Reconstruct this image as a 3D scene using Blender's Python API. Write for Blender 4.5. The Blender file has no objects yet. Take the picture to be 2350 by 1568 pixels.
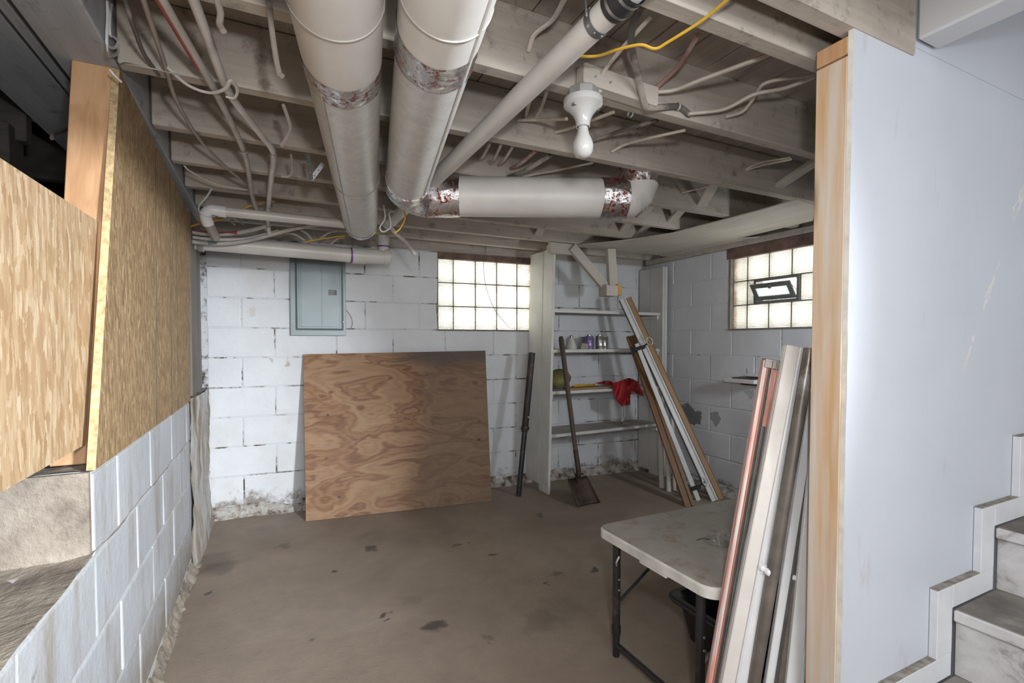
import bpy, bmesh, math, random
from mathutils import Vector, Matrix, noise
random.seed(7)
sc = bpy.context.scene
col = sc.collection
R = math.radians

# ------------------------------------------------------------------ camera
F_PX, CX, CY, YAW, PIT = 1130.0, 1175.0, 820.0, R(26.1), R(-1.7)
CAM = Vector((0, 0, 1.19))
cd = bpy.data.cameras.new('camera'); cam = bpy.data.objects.new('camera', cd); col.objects.link(cam)
cam.location = CAM; cam.rotation_euler = (R(90) + PIT, 0, -YAW)
cd.sensor_fit = 'HORIZONTAL'; cd.sensor_width = 36; cd.lens = F_PX / 2350 * 36
cd.shift_y = (CY - 784) / 2350; cd.clip_start = 0.02
sc.camera = cam
# ------------------------------------------------------------------ world, lights, exposure
w = bpy.data.worlds.new('daylight'); sc.world = w; w.use_nodes = True
bg = w.node_tree.nodes['Background']; bg.inputs[0].default_value = (1.0, 0.99, 0.975, 1); bg.inputs[1].default_value = 10.0
def lamp(name, kind, loc, power, size, color=(1, 1, 1), target=None, angle=None, blend=0.6):
    d = bpy.data.lights.new(name, kind); d.energy = power; d.color = color
    if kind == 'AREA': d.size = size
    else: d.shadow_soft_size = size
    if kind == 'SPOT': d.spot_size = R(angle); d.spot_blend = blend
    o = bpy.data.objects.new(name, d); col.objects.link(o); o.location = loc
    if target is not None:
        o.rotation_euler = (Vector(target) - Vector(loc)).to_track_quat('-Z', 'Y').to_euler()
    return o
lamp('camera_flash', 'POINT', (0.10, -0.05, 1.44), 36, 0.045, (0.985, 0.985, 0.985))
lamp('strobe', 'SPOT', (1.59, -1.50, 1.86), 1030, 0.14, (0.90, 0.955, 1.0), (-0.98, 3.7, 0.35), 41, 1.0)     # second strobe held to the right
lamp('corner_fill', 'SPOT', (2.62, 1.00, 1.40), 38, 0.10, (0.92, 0.96, 1.0), (2.85, 3.0, 0.75), 125, 0.9)                              # unseen fill lamp added behind the partition to lift the dim right wall
rear_area = lamp('rear_fill', 'AREA', (0.5, -2.25, 1.45), 70, 1.0, (0.96, 0.975, 1.0), (0.7, 2.5, 0.6))   # soft fill added behind the camera, the wall there has no opening
rear_area.data.shape = 'RECTANGLE'; rear_area.data.size = 2.6; rear_area.data.size_y = 1.1
sc.view_settings.view_transform = 'Standard'; sc.view_settings.look = 'None'
sc.view_settings.exposure = 0.06; sc.view_settings.gamma = 1.0; sc.view_settings.use_curve_mapping = False

# ------------------------------------------------------------------ measuring helpers (photo frame 2350x1568)
fw = Vector((math.sin(YAW) * math.cos(PIT), math.cos(YAW) * math.cos(PIT), math.sin(PIT)))
rt = Vector((math.cos(YAW), -math.sin(YAW), 0)); up = rt.cross(fw)
def ray(u, v): return fw + rt * ((u - CX) / F_PX) + up * ((CY - v) / F_PX)
def onx(u, v, x): d = ray(u, v); return CAM + d * ((x - CAM.x) / d.x)
def ony(u, v, y): d = ray(u, v); return CAM + d * ((y - CAM.y) / d.y)
def onz(u, v, z): d = ray(u, v); return CAM + d * ((z - CAM.z) / d.z)
XL, XR = -0.38, 3.17
BW0 = Vector((XL, 3.84, 0)); BWD = Vector((3.55, -0.22, 0)).normalized(); BWN = Vector((BWD.y, -BWD.x, 0))  # towards the room
def onb(u, v, off=0.0):
    d = ray(u, v); p0 = BW0 + BWN * off
    return CAM + d * ((p0 - CAM).dot(BWN) / d.dot(BWN))
def bwy(x): return BW0.y + (x - XL) * BWD.y / BWD.x

# ------------------------------------------------------------------ materials
def srgb(r, g, b):
    f = lambda c: (c / 255) / 12.92 if c / 255 <= .04045 else ((c / 255 + .055) / 1.055) ** 2.4
    return (f(r), f(g), f(b), 1)
class NT:
    def __init__(s, name):
        s.m = bpy.data.materials.new(name); s.m.use_nodes = True; s.t = s.m.node_tree; s.n = s.t.nodes; s.l = s.t.links
        s.b = s.n['Principled BSDF']
    def new(s, t, **kw):
        n = s.n.new(t)
        for k, v in kw.items(): setattr(n, k, v)
        return n
    def link(s, a, b): s.l.new(a, b)
    def coords(s, mode='pos', scale=(1, 1, 1), rot=(0, 0, 0)):
        if mode == 'pos': src = s.new('ShaderNodeNewGeometry').outputs['Position']
        else: src = s.new('ShaderNodeTexCoord').outputs['Object']
        mp = s.new('ShaderNodeMapping'); mp.inputs['Scale'].default_value = scale; mp.inputs['Rotation'].default_value = rot
        s.link(src, mp.inputs['Vector']); return mp.outputs[0]
    def noise(s, vec, scale, detail=4, rough=.55, dist=0):
        n = s.new('ShaderNodeTexNoise'); n.inputs['Scale'].default_value = scale; n.inputs['Detail'].default_value = detail
        n.inputs['Roughness'].default_value = rough; n.inputs['Distortion'].default_value = dist
        s.link(vec, n.inputs['Vector']); return n.outputs['Fac']
    def ramp(s, fac, stops, interp='LINEAR'):
        r = s.new('ShaderNodeValToRGB'); cr = r.color_ramp; cr.interpolation = interp
        while len(cr.elements) < len(stops): cr.elements.new(.5)
        for e, (p, c) in zip(cr.elements, stops):
            e.position = p; e.color = c if len(c) == 4 else (*c, 1)
        s.link(fac, r.inputs[0]); return r.outputs[0]
    def math(s, op, a, b=None, clamp=False):
        n = s.new('ShaderNodeMath', operation=op, use_clamp=clamp)
        for i, x in enumerate((a, b)):
            if x is None: continue
            if isinstance(x, (int, float)): n.inputs[i].default_value = x
            else: s.link(x, n.inputs[i])
        return n.outputs[0]
    def mix(s, fac, a, b, mode='MIX'):
        n = s.new('ShaderNodeMix', data_type='RGBA', blend_type=mode)
        for i, x in ((0, fac), (6, a), (7, b)):
            if isinstance(x, (int, float)): n.inputs[i].default_value = x
            elif isinstance(x, tuple): n.inputs[i].default_value = x
            else: s.link(x, n.inputs[i])
        return n.outputs[2]
    def step(s, fac, lo, hi): # 0 below lo, 1 above hi
        n = s.new('ShaderNodeMapRange'); n.inputs[1].default_value = lo; n.inputs[2].default_value = hi
        s.link(fac, n.inputs[0]); return n.outputs[0]
    def bump(s, h, strength=.3, dist=.01):
        b = s.new('ShaderNodeBump'); b.inputs['Strength'].default_value = strength; b.inputs['Distance'].default_value = dist
        s.link(h, b.inputs['Height']); s.link(b.outputs[0], s.b.inputs['Normal'])
    def out(s, colr, rough=.7, metal=0):
        if isinstance(colr, tuple): s.b.inputs['Base Color'].default_value = colr
        else: s.link(colr, s.b.inputs['Base Color'])
        if isinstance(rough, (int, float)): s.b.inputs['Roughness'].default_value = rough
        else: s.link(rough, s.b.inputs['Roughness'])
        s.b.inputs['Metallic'].default_value = metal; return s.m

def plain(name, c, rough=.5, metal=0, var=.12, scale=14, bump=.05, mode='obj', dirt=None, dirt_lo=.58, coat=0):
    t = NT(name); v = t.coords(mode)
    n = t.noise(v, scale, 5)
    dk = tuple(x * (1 - var * 1.6) for x in c[:3]) + (1,); lt = tuple(min(1, x * (1 + var)) for x in c[:3]) + (1,)
    cc = t.ramp(n, [(.3, dk), (.7, lt)])
    if dirt:
        d = t.noise(v, scale * .45, 6, .65); cc = t.mix(t.step(d, dirt_lo, dirt_lo + .12), cc, dirt)
    if bump: t.bump(t.noise(v, scale * 6, 3), bump, .004)
    if coat: t.b.inputs['Coat Weight'].default_value = coat
    return t.out(cc, rough, metal)

def wood(name, stops, axis='z', mode='obj', scale=1.0, rough=.65, knots=False, bump=.12, paint=None, paint_lo=.5, dist=1.2):
    t = NT(name); s = {'x': (1.2, 22, 22), 'y': (22, 1.2, 22), 'z': (22, 22, 1.2)}[axis]
    v = t.coords(mode, tuple(a * scale for a in s))
    n = t.noise(v, 1.0, 6, .6, dist)
    cc = t.ramp(n, stops)
    if knots:
        vo = t.new('ShaderNodeTexVoronoi'); vo.inputs['Scale'].default_value = 1.0
        ks = {'x': (2.5, 9, 9), 'y': (9, 2.5, 9), 'z': (9, 9, 2.5)}[axis]
        t.link(t.coords(mode, tuple(a * scale for a in ks)), vo.inputs['Vector'])
        k = t.step(vo.outputs['Distance'], .20, .08); cc = t.mix(k, cc, tuple(x * .35 for x in stops[0][1][:3]) + (1,))
    if paint:
        p = t.noise(t.coords(mode, tuple(a * scale * .35 for a in s)), 1.0, 5, .6, .6)
        cc = t.mix(t.step(p, paint_lo, paint_lo + .1), cc, paint)
    t.bump(n, bump, .004)
    return t.out(cc, rough)

M = {}
# painted concrete block
def block_mat(name, dirty=.14, hi=(0.72, 0.745, 0.79, 1), grime=.72, base_brown=(0.16, 0.125, 0.095, 1), zdirt=.05, zspread=.07, streak=0, patches=()):
    t = NT(name); v = t.coords('pos')
    n1 = t.noise(v, 3.2, 5, .6); n2 = t.noise(v, 38, 4, .6); n3 = t.noise(v, 9, 8, .72)
    cc = t.ramp(n1, [(.3, tuple(x * .86 for x in hi[:3])), (.7, hi[:3])])
    cc = t.mix(t.math('MULTIPLY', t.step(n3, grime, grime + .06), .75), cc, (0.10, 0.085, 0.07, 1))
    yel = t.noise(v, 1.7, 4, .6)
    cc = t.mix(t.math('MULTIPLY', t.step(yel, .62, .8), .35), cc, (0.42, 0.36, 0.27, 1))
    if patches:
        wn_ = t.new('ShaderNodeTexNoise'); wn_.inputs['Scale'].default_value = 13; wn_.inputs['Detail'].default_value = 6; t.link(v, wn_.inputs['Vector'])
        mad = t.new('ShaderNodeVectorMath', operation='MULTIPLY_ADD'); t.link(wn_.outputs['Color'], mad.inputs[0]); mad.inputs[1].default_value = (.18, .18, .18); t.link(v, mad.inputs[2])
        for (pp_, rad, colr, stg) in patches:
            q_ = pp_ + Vector((.09, .09, .09)); ds_ = t.new('ShaderNodeVectorMath', operation='DISTANCE'); t.link(mad.outputs[0], ds_.inputs[0]); ds_.inputs[1].default_value = tuple(q_)
            cc = t.mix(t.math('MULTIPLY', t.step(ds_.outputs['Value'], rad, rad * .85), stg), cc, colr)
    if streak:
        stn = t.noise(t.coords('pos', (5, 5, .9)), 1.6, 6, .65); cc = t.mix(t.math('MULTIPLY', t.step(stn, .50, .68), streak), cc, (0.30, 0.25, 0.195, 1))
    sep = t.new('ShaderNodeSeparateXYZ'); t.link(t.coords('pos'), sep.inputs[0])
    low = t.math('ADD', sep.outputs[2], t.math('MULTIPLY', t.math('SUBTRACT', n3, .5), -.5))
    low = t.math('ADD', low, t.math('MULTIPLY', t.math('SUBTRACT', n1, .5), -.25))
    k = t.step(low, zdirt + zspread, zdirt - .02)
    cc = t.mix(t.math('MULTIPLY', k, .8), cc, base_brown)
    t.bump(t.math('ADD', n2, t.math('MULTIPLY', n3, 1.5)), .35, .006)
    return t.out(cc, .62)
M['block'] = block_mat('white painted block', hi=(0.76, 0.78, 0.81, 1), patches=[(onb(660, 832), .035, (0.36, 0.26, 0.18, 1), .6), (onb(630, 838), .018, (0.36, 0.28, 0.2, 1), .5), (onb(575, 715), .03, (0.6, 0.5, 0.4, 1), .4)])
M['block_r'] = block_mat('white painted block right', hi=(0.74, 0.765, 0.81, 1), grime=.76, patches=[(onx(1578, 950, XR), .085, (0.215, 0.22, 0.235, 1), 1), (onx(1598, 958, XR), .075, (0.215, 0.22, 0.235, 1), 1), (onx(1642, 960, XR), .05, (0.30, 0.30, 0.31, 1), .8), (onx(1725, 905, XR), .04, (0.36, 0.35, 0.34, 1), .6)])
M['block_l'] = block_mat('weathered painted block', hi=(0.54, 0.565, 0.605, 1), grime=.68, streak=.65, zdirt=.10, zspread=.22, base_brown=(0.24, 0.20, 0.16, 1))
def mortar_mat(name, lo, hi=(0.64, 0.66, 0.69, 1)):
    t = NT(name); v = t.coords('pos')
    n = t.noise(v, 7, 7, .7); n2 = t.noise(v, 45, 3)
    cc = t.mix(t.step(n, lo, lo + .1), hi, (0.09, 0.075, 0.06, 1))
    t.bump(n2, .5, .006); return t.out(cc, .8)
M['mortar'] = mortar_mat('painted mortar', .50)
M['mortar_r'] = mortar_mat('painted mortar right', .60, (0.66, 0.69, 0.74, 1))
M['mortar_l'] = mortar_mat('stained mortar', .60, (0.56, 0.57, 0.575, 1))
t = NT('stained plaster'); n = t.noise(t.coords('pos', (7, 7, 1.2)), 1.7, 6, .65)
cc = t.ramp(n, [(.36, (0.20, 0.155, 0.11)), (.47, (0.38, 0.33, 0.27)), (.58, (0.58, 0.58, 0.575))]); t.bump(n, .4, .01); M['plaster'] = t.out(cc, .8)
# crumbled footing
t = NT('crumbled footing'); v = t.coords('pos'); n = t.noise(v, 16, 8, .7); n2 = t.noise(v, 5, 4)
cc = t.ramp(n, [(.34, (0.05, 0.042, 0.035)), (.42, (0.24, 0.20, 0.165)), (.52, (0.50, 0.46, 0.42)), (.66, (0.66, 0.65, 0.63))])
t.bump(n, .9, .02); M['footing'] = t.out(cc, .9)
# floor
t = NT('concrete floor'); v = t.coords('pos')
n1 = t.noise(v, 1.3, 6, .6, .4); n2 = t.noise(v, 9, 7, .7); n3 = t.noise(v, 60, 3)
cc = t.ramp(n1, [(.3, (0.215, 0.168, 0.130)), (.5, (0.275, 0.219, 0.172)), (.72, (0.34, 0.278, 0.222))])
cc = t.mix(t.math('MULTIPLY', t.step(n2, .45, .75), .28), cc, (0.13, 0.113, 0.105, 1))
cc = t.mix(t.math('MULTIPLY', t.step(n2, .36, .25), .3), cc, (0.35, 0.30, 0.25, 1))
fl = t.noise(t.coords('pos', (1, 1, 0)), 90, 2)
cc = t.mix(t.math('MULTIPLY', t.step(fl, .72, .76), .5), cc, (0.45, 0.40, 0.34, 1))
# dirt patch and spills with shapes of their own, where they lie on this floor
geo = t.new('ShaderNodeNewGeometry')
wn = t.new('ShaderNodeTexNoise'); wn.inputs['Scale'].default_value = 11; wn.inputs['Detail'].default_value = 5
t.link(geo.outputs['Position'], wn.inputs['Vector'])
off = t.new('ShaderNodeVectorMath', operation='SUBTRACT'); t.link(wn.outputs['Color'], off.inputs[0]); off.inputs[1].default_value = (.5, .5, .5)
offs = t.new('ShaderNodeVectorMath', operation='SCALE'); t.link(off.outputs[0], offs.inputs[0]); offs.inputs['Scale'].default_value = .16
pp = t.new('ShaderNodeVectorMath', operation='ADD'); t.link(geo.outputs['Position'], pp.inputs[0]); t.link(offs.outputs[0], pp.inputs[1])
for (u, vv, rad, st) in [(1003, 1437, .055, .75), (886, 1407, .026, .8), (894, 1424, .018, .7), (852, 1258, .045, .65), (652, 1253, .04, .35), (762, 1316, .022, .7),
                     (1052, 1252, .018, .6), (1073, 1248, .02, .6), (1130, 1271, .022, .8), (1360, 1310, .03, .75), (1271, 1322, .03, .5), (1259, 1342, .022, .7), (1237, 1183, .045, .55),
                     (478, 1362, .025, .7), (474, 1384, .012, .6), (500, 1305, .10, .35), (480, 1290, .13, .35), (720, 1470, .022, .5), (1245, 1430, .10, .25), (1120, 1472, .02, .4), (850, 1230, .1, .2), (1290, 1400, .12, .22), (940, 1380, .05, .2)]:
    p = onz(u, vv, 0)
    ds = t.new('ShaderNodeVectorMath', operation='DISTANCE'); t.link(pp.outputs[0], ds.inputs[0]); ds.inputs[1].default_value = (p.x, p.y, 0)
    cc = t.mix(t.math('MULTIPLY', t.step(ds.outputs['Value'], rad * 1.1, rad * .6), st), cc, (0.035, 0.03, 0.027, 1))
t.bump(t.math('ADD', t.math('MULTIPLY', n2, 2), n3), .22, .006); M['floor'] = t.out(cc, .72)
# dirt ledge
t = NT('dirty concrete ledge'); v = t.coords('pos'); n = t.noise(v, 6, 7, .7); n2 = t.noise(v, 30, 5, .65)
cc = t.ramp(n, [(.3, (0.13, 0.105, 0.085)), (.5, (0.30, 0.255, 0.21)), (.7, (0.42, 0.37, 0.31))])
t.bump(t.math('ADD', n, n2), .6, .015); M['ledge'] = t.out(cc, .95)
# dingy whitewashed joists
def joist_mat(name, axis, c_hi, c_lo, mode='pos', dirt=.6):
    t = NT(name); s = {'x': (.8, 14, 14), 'y': (14, .8, 14), 'z': (14, 14, .8)}[axis]
    g = t.noise(t.coords(mode, s), 1.6, 6, .65, .3); b = t.noise(t.coords(mode), 2.6, 5, .6); sp = t.noise(t.coords(mode), 14, 7, .7)
    cc = t.ramp(t.math('ADD', t.math('MULTIPLY', g, .55), t.math('MULTIPLY', b, .45)), [(.36, c_lo), (.62, c_hi)])
    cc = t.mix(t.math('MULTIPLY', t.step(sp, dirt, dirt + .14), .7), cc, (0.13, 0.115, 0.10, 1))
    t.bump(t.math('ADD', g, t.math('MULTIPLY', sp, .5)), .35, .006); return t.out(cc, .8)
M['joist'] = joist_mat('whitewashed joist', 'x', (0.54, 0.49, 0.43), (0.36, 0.32, 0.275), dirt=.56)
M['plank'] = joist_mat('whitewashed subfloor', 'y', (0.46, 0.405, 0.35), (0.30, 0.26, 0.22))
M['sheet'] = joist_mat('painted hardboard', 'y', (0.60, 0.56, 0.49), (0.50, 0.46, 0.40), dirt=.68)
M['girder'] = joist_mat('grey painted girder', 'y', (0.50, 0.515, 0.54), (0.36, 0.375, 0.395), dirt=.58)
M['crawlwood'] = joist_mat('dark old timber', 'x', (0.085, 0.075, 0.066), (0.045, 0.04, 0.036), dirt=.62)  # old brown timber, its colour kept dark to stand for crawlspace shade too
M['brace'] = joist_mat('whitewashed brace', 'z', (0.60, 0.56, 0.50), (0.48, 0.44, 0.39), mode='obj')
M['greyboard'] = joist_mat('grey weathered board', 'z', (0.26, 0.235, 0.21), (0.14, 0.125, 0.11))
t = NT('overpainted header'); v = t.coords('pos'); sx_ = t.new('ShaderNodeSeparateXYZ'); t.link(v, sx_.inputs[0])
g = t.noise(t.coords('pos', (14, 1, 14)), 1.4, 5); cc = t.ramp(g, [(.35, (0.46, 0.28, 0.11)), (.65, (0.62, 0.42, 0.2))])
k = t.math('ADD', t.math('SUBTRACT', sx_.outputs[2], t.math('MULTIPLY', sx_.outputs[1], .55)), t.math('MULTIPLY', t.math('SUBTRACT', t.noise(v, 6, 4), .5), .25))
cc = t.mix(t.step(k, 1.86, 1.74), cc, (0.60, 0.61, 0.63, 1)); M['header'] = t.out(cc, .6)
M['rawend'] = wood('raw orange end grain', [(.35, (0.50, 0.28, 0.08)), (.65, (0.64, 0.40, 0.14))], 'y', 'pos')
# drywall
t = NT('scuffed drywall'); v = t.coords('pos'); n = t.noise(v, 2.4, 4); s1 = t.noise(t.coords('pos', (9, 9, 2.4)), 1.6, 6, .62); n2 = t.noise(v, 70, 3)
cc = t.ramp(n, [(.3, (0.56, 0.60, 0.665)), (.7, (0.61, 0.65, 0.715))])
cc = t.mix(t.math('MULTIPLY', t.step(s1, .64, .76), .4), cc, (0.40, 0.37, 0.31, 1))
# a ragged tear in the paper near the upper right
sp = t.new('ShaderNodeSeparateXYZ'); t.link(v, sp.inputs[0])
line = t.math('ABSOLUTE', t.math('ADD', t.math('SUBTRACT', sp.outputs[2], t.math('MULTIPLY', sp.outputs[0], 1.62)), 1.94))
wob = t.math('MULTIPLY', t.math('SUBTRACT', t.noise(v, 9, 5, .7), .5), .22)
line = t.math('ABSOLUTE', t.math('ADD', line, wob))
cc = t.mix(t.math('MULTIPLY', t.step(line, .012, .004), t.math('MULTIPLY', t.step(sp.outputs[0], 1.86, 1.93), t.step(t.noise(v, 5, 2), .40, .50))), cc, (0.74, 0.74, 0.73, 1))
t.bump(n2, .1, .002); M['drywall'] = t.out(cc, .5)
M['gypsum'] = plain('drywall edge', (0.80, 0.78, 0.72, 1), .9, mode='pos', scale=20, bump=.3)
# timber
M['stud'] = wood('fir stud', [(.3, (0.52, 0.30, 0.135)), (.5, (0.66, 0.42, 0.22)), (.75, (0.73, 0.51, 0.31))], 'z', 'pos', .8, .6, True, paint=(0.70, 0.635, 0.56, 1), paint_lo=.43)
M['stud_clean'] = wood('bare fir stud', [(.3, (0.46, 0.25, 0.12)), (.55, (0.62, 0.37, 0.2)), (.75, (0.66, 0.42, 0.24))], 'z', 'pos', .8, .6, True)
# plywood : contour lines of a stretched noise give the cathedral grain
t = NT('fir plywood'); v = t.coords('obj', (1.1, 1, 3.4))
n = t.noise(v, 1.55, 4, .45, .35); fine = t.noise(t.coords('obj', (3, 40, 90)), 1.0, 4, .6)
s = t.math('SINE', t.math('MULTIPLY', n, 95)); s2 = t.math('SINE', t.math('MULTIPLY', n, 31))
gr = t.math('ADD', t.math('MULTIPLY', s, .16), t.math('ADD', t.math('MULTIPLY', s2, .18), .5))
gr = t.math('ADD', gr, t.math('MULTIPLY', t.math('SUBTRACT', fine, .5), .5))
cc = t.ramp(gr, [(.12, (0.145, 0.058, 0.024)), (.36, (0.245, 0.122, 0.056)), (.62, (0.315, 0.18, 0.094)), (.85, (0.35, 0.215, 0.12))])
bl = t.noise(t.coords('obj'), 2.2, 5, .6)
cc = t.mix(t.math('MULTIPLY', t.step(bl, .5, .72), .45), cc, (0.22, 0.13, 0.068, 1))
so = t.new('ShaderNodeSeparateXYZ'); t.link(t.coords('obj'), so.inputs[0])
wv = t.math('MULTIPLY', t.math('SUBTRACT', bl, .5), .35)
grey = t.step(t.math('ADD', so.outputs[0], wv), .70, .86)
cc = t.mix(t.math('MULTIPLY', grey, .55), cc, (0.115, 0.080, 0.052, 1))     # dimmer light on the right half, painted into the wood colour
tp = t.math('MULTIPLY', t.step(t.math('ADD', so.outputs[2], t.math('MULTIPLY', wv, .5)), 1.02, 1.10), t.step(so.outputs[0], .55, .75))
cc = t.mix(t.math('MULTIPLY', tp, .7), cc, (0.075, 0.062, 0.055, 1))
for (kx, kz, kr, kc) in [(.16, .86, .022, 0), (.14, .70, .013, 1), (.21, .135, .013, 1), (.36, .74, .04, 0), (1.22, .90, .032, 0), (1.23, .60, .022, 0), (1.255, .18, .034, 0), (1.22, .46, .02, 1), (.13, .4, .018, 0), (.88, .6, .02, 0)]:
    ds = t.new('ShaderNodeVectorMath', operation='DISTANCE'); t.link(t.coords('obj', (1, 0, 1.5)), ds.inputs[0]); ds.inputs[1].default_value = (kx, 0, kz * 1.5)
    cc = t.mix(t.math('MULTIPLY', t.step(ds.outputs['Value'], kr, kr * .45), .85), cc, (0.02, 0.014, 0.01, 1) if kc else (0.14, 0.052, 0.02, 1))
t.bump(gr, .1, .002); M['plywood'] = t.out(cc, .6)
M['plyedge'] = plain('plywood edge', (0.16, 0.10, 0.06, 1), .8, mode='pos', scale=40)
# strand board
def osb_mat(name, stops, sc_):
    t = NT(name)
    cols = []
    for i, (rot, sy) in enumerate(((.25, 2.0), (-.45, 2.4), (.9, 2.8))):
        vo = t.new('ShaderNodeTexVoronoi'); vo.inputs['Scale'].default_value = sc_; vo.inputs['Randomness'].default_value = 1
        base = t.coords('pos', (1, 13, sy * 1.5), (rot * .35, 0, 0)); nz = t.new('ShaderNodeTexNoise'); nz.inputs['Scale'].default_value = 14
        t.link(base, nz.inputs['Vector']); ad = t.new('ShaderNodeVectorMath', operation='MULTIPLY_ADD')
        t.link(nz.outputs['Color'], ad.inputs[0]); ad.inputs[1].default_value = (.12, .12, .12); t.link(base, ad.inputs[2]); t.link(ad.outputs[0], vo.inputs['Vector'])
        sp_ = t.new('ShaderNodeSeparateColor'); t.link(vo.outputs['Color'], sp_.inputs[0]); cols.append((sp_.outputs[0], sp_.outputs[1]))
    a = t.ramp(cols[0][0], stops); b = t.ramp(cols[1][0], stops); c = t.ramp(cols[2][0], stops)
    cc = t.mix(t.step(cols[1][1], .55, .6), a, b); cc = t.mix(t.step(cols[2][1], .68, .72), cc, c)
    gr = t.noise(t.coords('pos', (30, 90, 12)), 1, 4, .6)
    cc = t.mix(t.step(gr, .5, .75), cc, stops[0][1] + (1,) if len(stops[0][1]) == 3 else stops[0][1])
    t.bump(t.math('ADD', cols[0][0], gr), .25, .004); return t.out(cc, .75)
M['osb_near'] = osb_mat('pale strand board', [(0, (0.40, 0.255, 0.135)), (.35, (0.49, 0.33, 0.185)), (.7, (0.57, 0.41, 0.25)), (1, (0.68, 0.54, 0.375))], 5.5)
M['osb'] = osb_mat('tan strand board', [(0, (0.22, 0.135, 0.065)), (.4, (0.33, 0.215, 0.11)), (.75, (0.40, 0.275, 0.145)), (1, (0.52, 0.385, 0.225))], 9)
M['osbedge'] = plain('strand board edge', (0.62, 0.45, 0.24, 1), .9, mode='pos', scale=60, var=.3, bump=.5)
# metals, plastics
def duct_mat(name):
    t = NT(name); n = t.noise(t.coords('pos', (1, 1, 1)), 5, 5, .6); sp_ = t.noise(t.coords('pos'), 26, 6, .7)
    cc = t.ramp(n, [(.3, (0.60, 0.575, 0.545)), (.7, (0.70, 0.68, 0.655))])
    cc = t.mix(t.math('MULTIPLY', t.step(sp_, .66, .74), .45), cc, (0.30, 0.27, 0.25, 1))
    t.bump(n, .15, .01); return t.out(cc, .42)
M['duct'] = duct_mat('white painted duct')
def wrap_mat(name):   # brushed, unpainted galvanised patch of the duct
    t = NT(name); g = t.noise(t.coords('pos', (4, 4, 4)), 6, 8, .75, .8); b = t.noise(t.coords('pos'), 2.5, 4)
    cc = t.mix(t.step(g, .42, .66), (0.64, 0.62, 0.595, 1), (0.50, 0.50, 0.51, 1))
    t.bump(g, .2, .005); return t.out(cc, .38, .15)
M['duct_worn'] = wrap_mat('brush painted duct')
t = NT('printed foil tape'); v = t.coords('pos'); n = t.noise(v, 26, 6, .7, 1.5)
vo = t.new('ShaderNodeTexVoronoi'); vo.inputs['Scale'].default_value = 34; t.link(t.coords('pos', (1, 2.6, 2.6)), vo.inputs['Vector'])
pr = t.noise(t.coords('pos', (1, 1, 1)), 62, 4, .7); big = t.noise(v, 22, 2)
red = t.math('MULTIPLY', t.step(pr, .52, .55), t.step(big, .42, .5))
cc = t.mix(red, (0.74, 0.745, 0.76, 1), (0.20, 0.022, 0.02, 1))
t.bump(n, .4, .012); t.link(t.math('SUBTRACT', 1, t.math('MULTIPLY', red, .75)), t.b.inputs['Metallic']); M['foil'] = t.out(cc, .09); t.link(t.math('SUBTRACT', 1, t.math('MULTIPLY', red, .75)), t.b.inputs['Metallic'])
M['pvc'] = plain('painted pvc', (0.64, 0.615, 0.58, 1), .35, scale=6, var=.06, mode='pos', dirt=(0.45, 0.42, 0.38, 1), dirt_lo=.62)
M['pvc_white'] = plain('clean white pvc', (0.80, 0.80, 0.80, 1), .3, mode='pos', var=.04)
M['primer'] = plain('purple primer', (0.16, 0.055, 0.33, 1), .4, mode='pos')
M['rubber'] = plain('black rubber', (0.03, 0.03, 0.032, 1), .45, mode='pos')
M['strap'] = plain('galvanised strap', (0.30, 0.31, 0.32, 1), .4, .8, mode='pos', scale=60)
M['wire'] = plain('galvanised wire', (0.34, 0.32, 0.29, 1), .6, .2, mode='pos')
M['conduit'] = plain('grey service cable', (0.52, 0.49, 0.455, 1), .5, mode='pos', scale=9, dirt=(0.34, 0.30, 0.27, 1))
M['conduit_pale'] = plain('pale service cable', (0.68, 0.66, 0.64, 1), .45, mode='pos', scale=9)
M['redcable'] = plain('red sheathed cable', (0.36, 0.075, 0.075, 1), .5, mode='pos')
M['nm'] = plain('whitewashed sheathed cable', (0.62, 0.56, 0.49, 1), .55, mode='pos', scale=10, dirt=(0.36, 0.31, 0.26, 1))
M['nm_dark'] = plain('grimy black cable', (0.12, 0.11, 0.10, 1), .5, mode='pos', scale=10, dirt=(0.42, 0.38, 0.34, 1), dirt_lo=.5)
M['nm_red'] = plain('reddish cable', (0.42, 0.24, 0.21, 1), .5, mode='pos', scale=7, dirt=(0.58, 0.52, 0.47, 1), dirt_lo=.52)
M['browncable'] = plain('dusty brown cable', (0.36, 0.31, 0.275, 1), .5, mode='pos')
M['yellow'] = plain('yellow cable', (0.72, 0.44, 0.05, 1), .45, mode='pos', scale=10)
M['orange'] = plain('orange cable', (0.55, 0.28, 0.05, 1), .45, mode='pos')
M['porcelain'] = plain('white porcelain', (0.47, 0.47, 0.46, 1), .18, mode='pos', var=.02, bump=0)
t = NT('frosted bulb glass'); t.b.inputs['Subsurface Weight'].default_value = .3; t.b.inputs['Subsurface Radius'].default_value = (.02, .02, .02)
M['bulb'] = t.out((0.48, 0.475, 0.455, 1), .15)
M['galv'] = plain('galvanised steel', (0.48, 0.47, 0.45, 1), .45, .5, mode='pos', scale=12)
M['brass'] = plain('bulb cap metal', (0.35, 0.32, 0.28, 1), .35, .9, mode='pos')
M['panelgrey'] = plain('grey enamel', (0.185, 0.225, 0.235, 1), .36, .2, mode='pos', scale=5, var=.05, bump=.02)
M['latch'] = plain('dark latch', (0.08, 0.075, 0.085, 1), .35, mode='pos')
M['screw'] = plain('bright screw', (0.6, 0.6, 0.6, 1), .3, .9, mode='pos')
M['blacksteel'] = plain('black painted steel', (0.022, 0.022, 0.024, 1), .3, mode='pos', scale=16, dirt=(0.10, 0.085, 0.07, 1), dirt_lo=.62)
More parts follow.
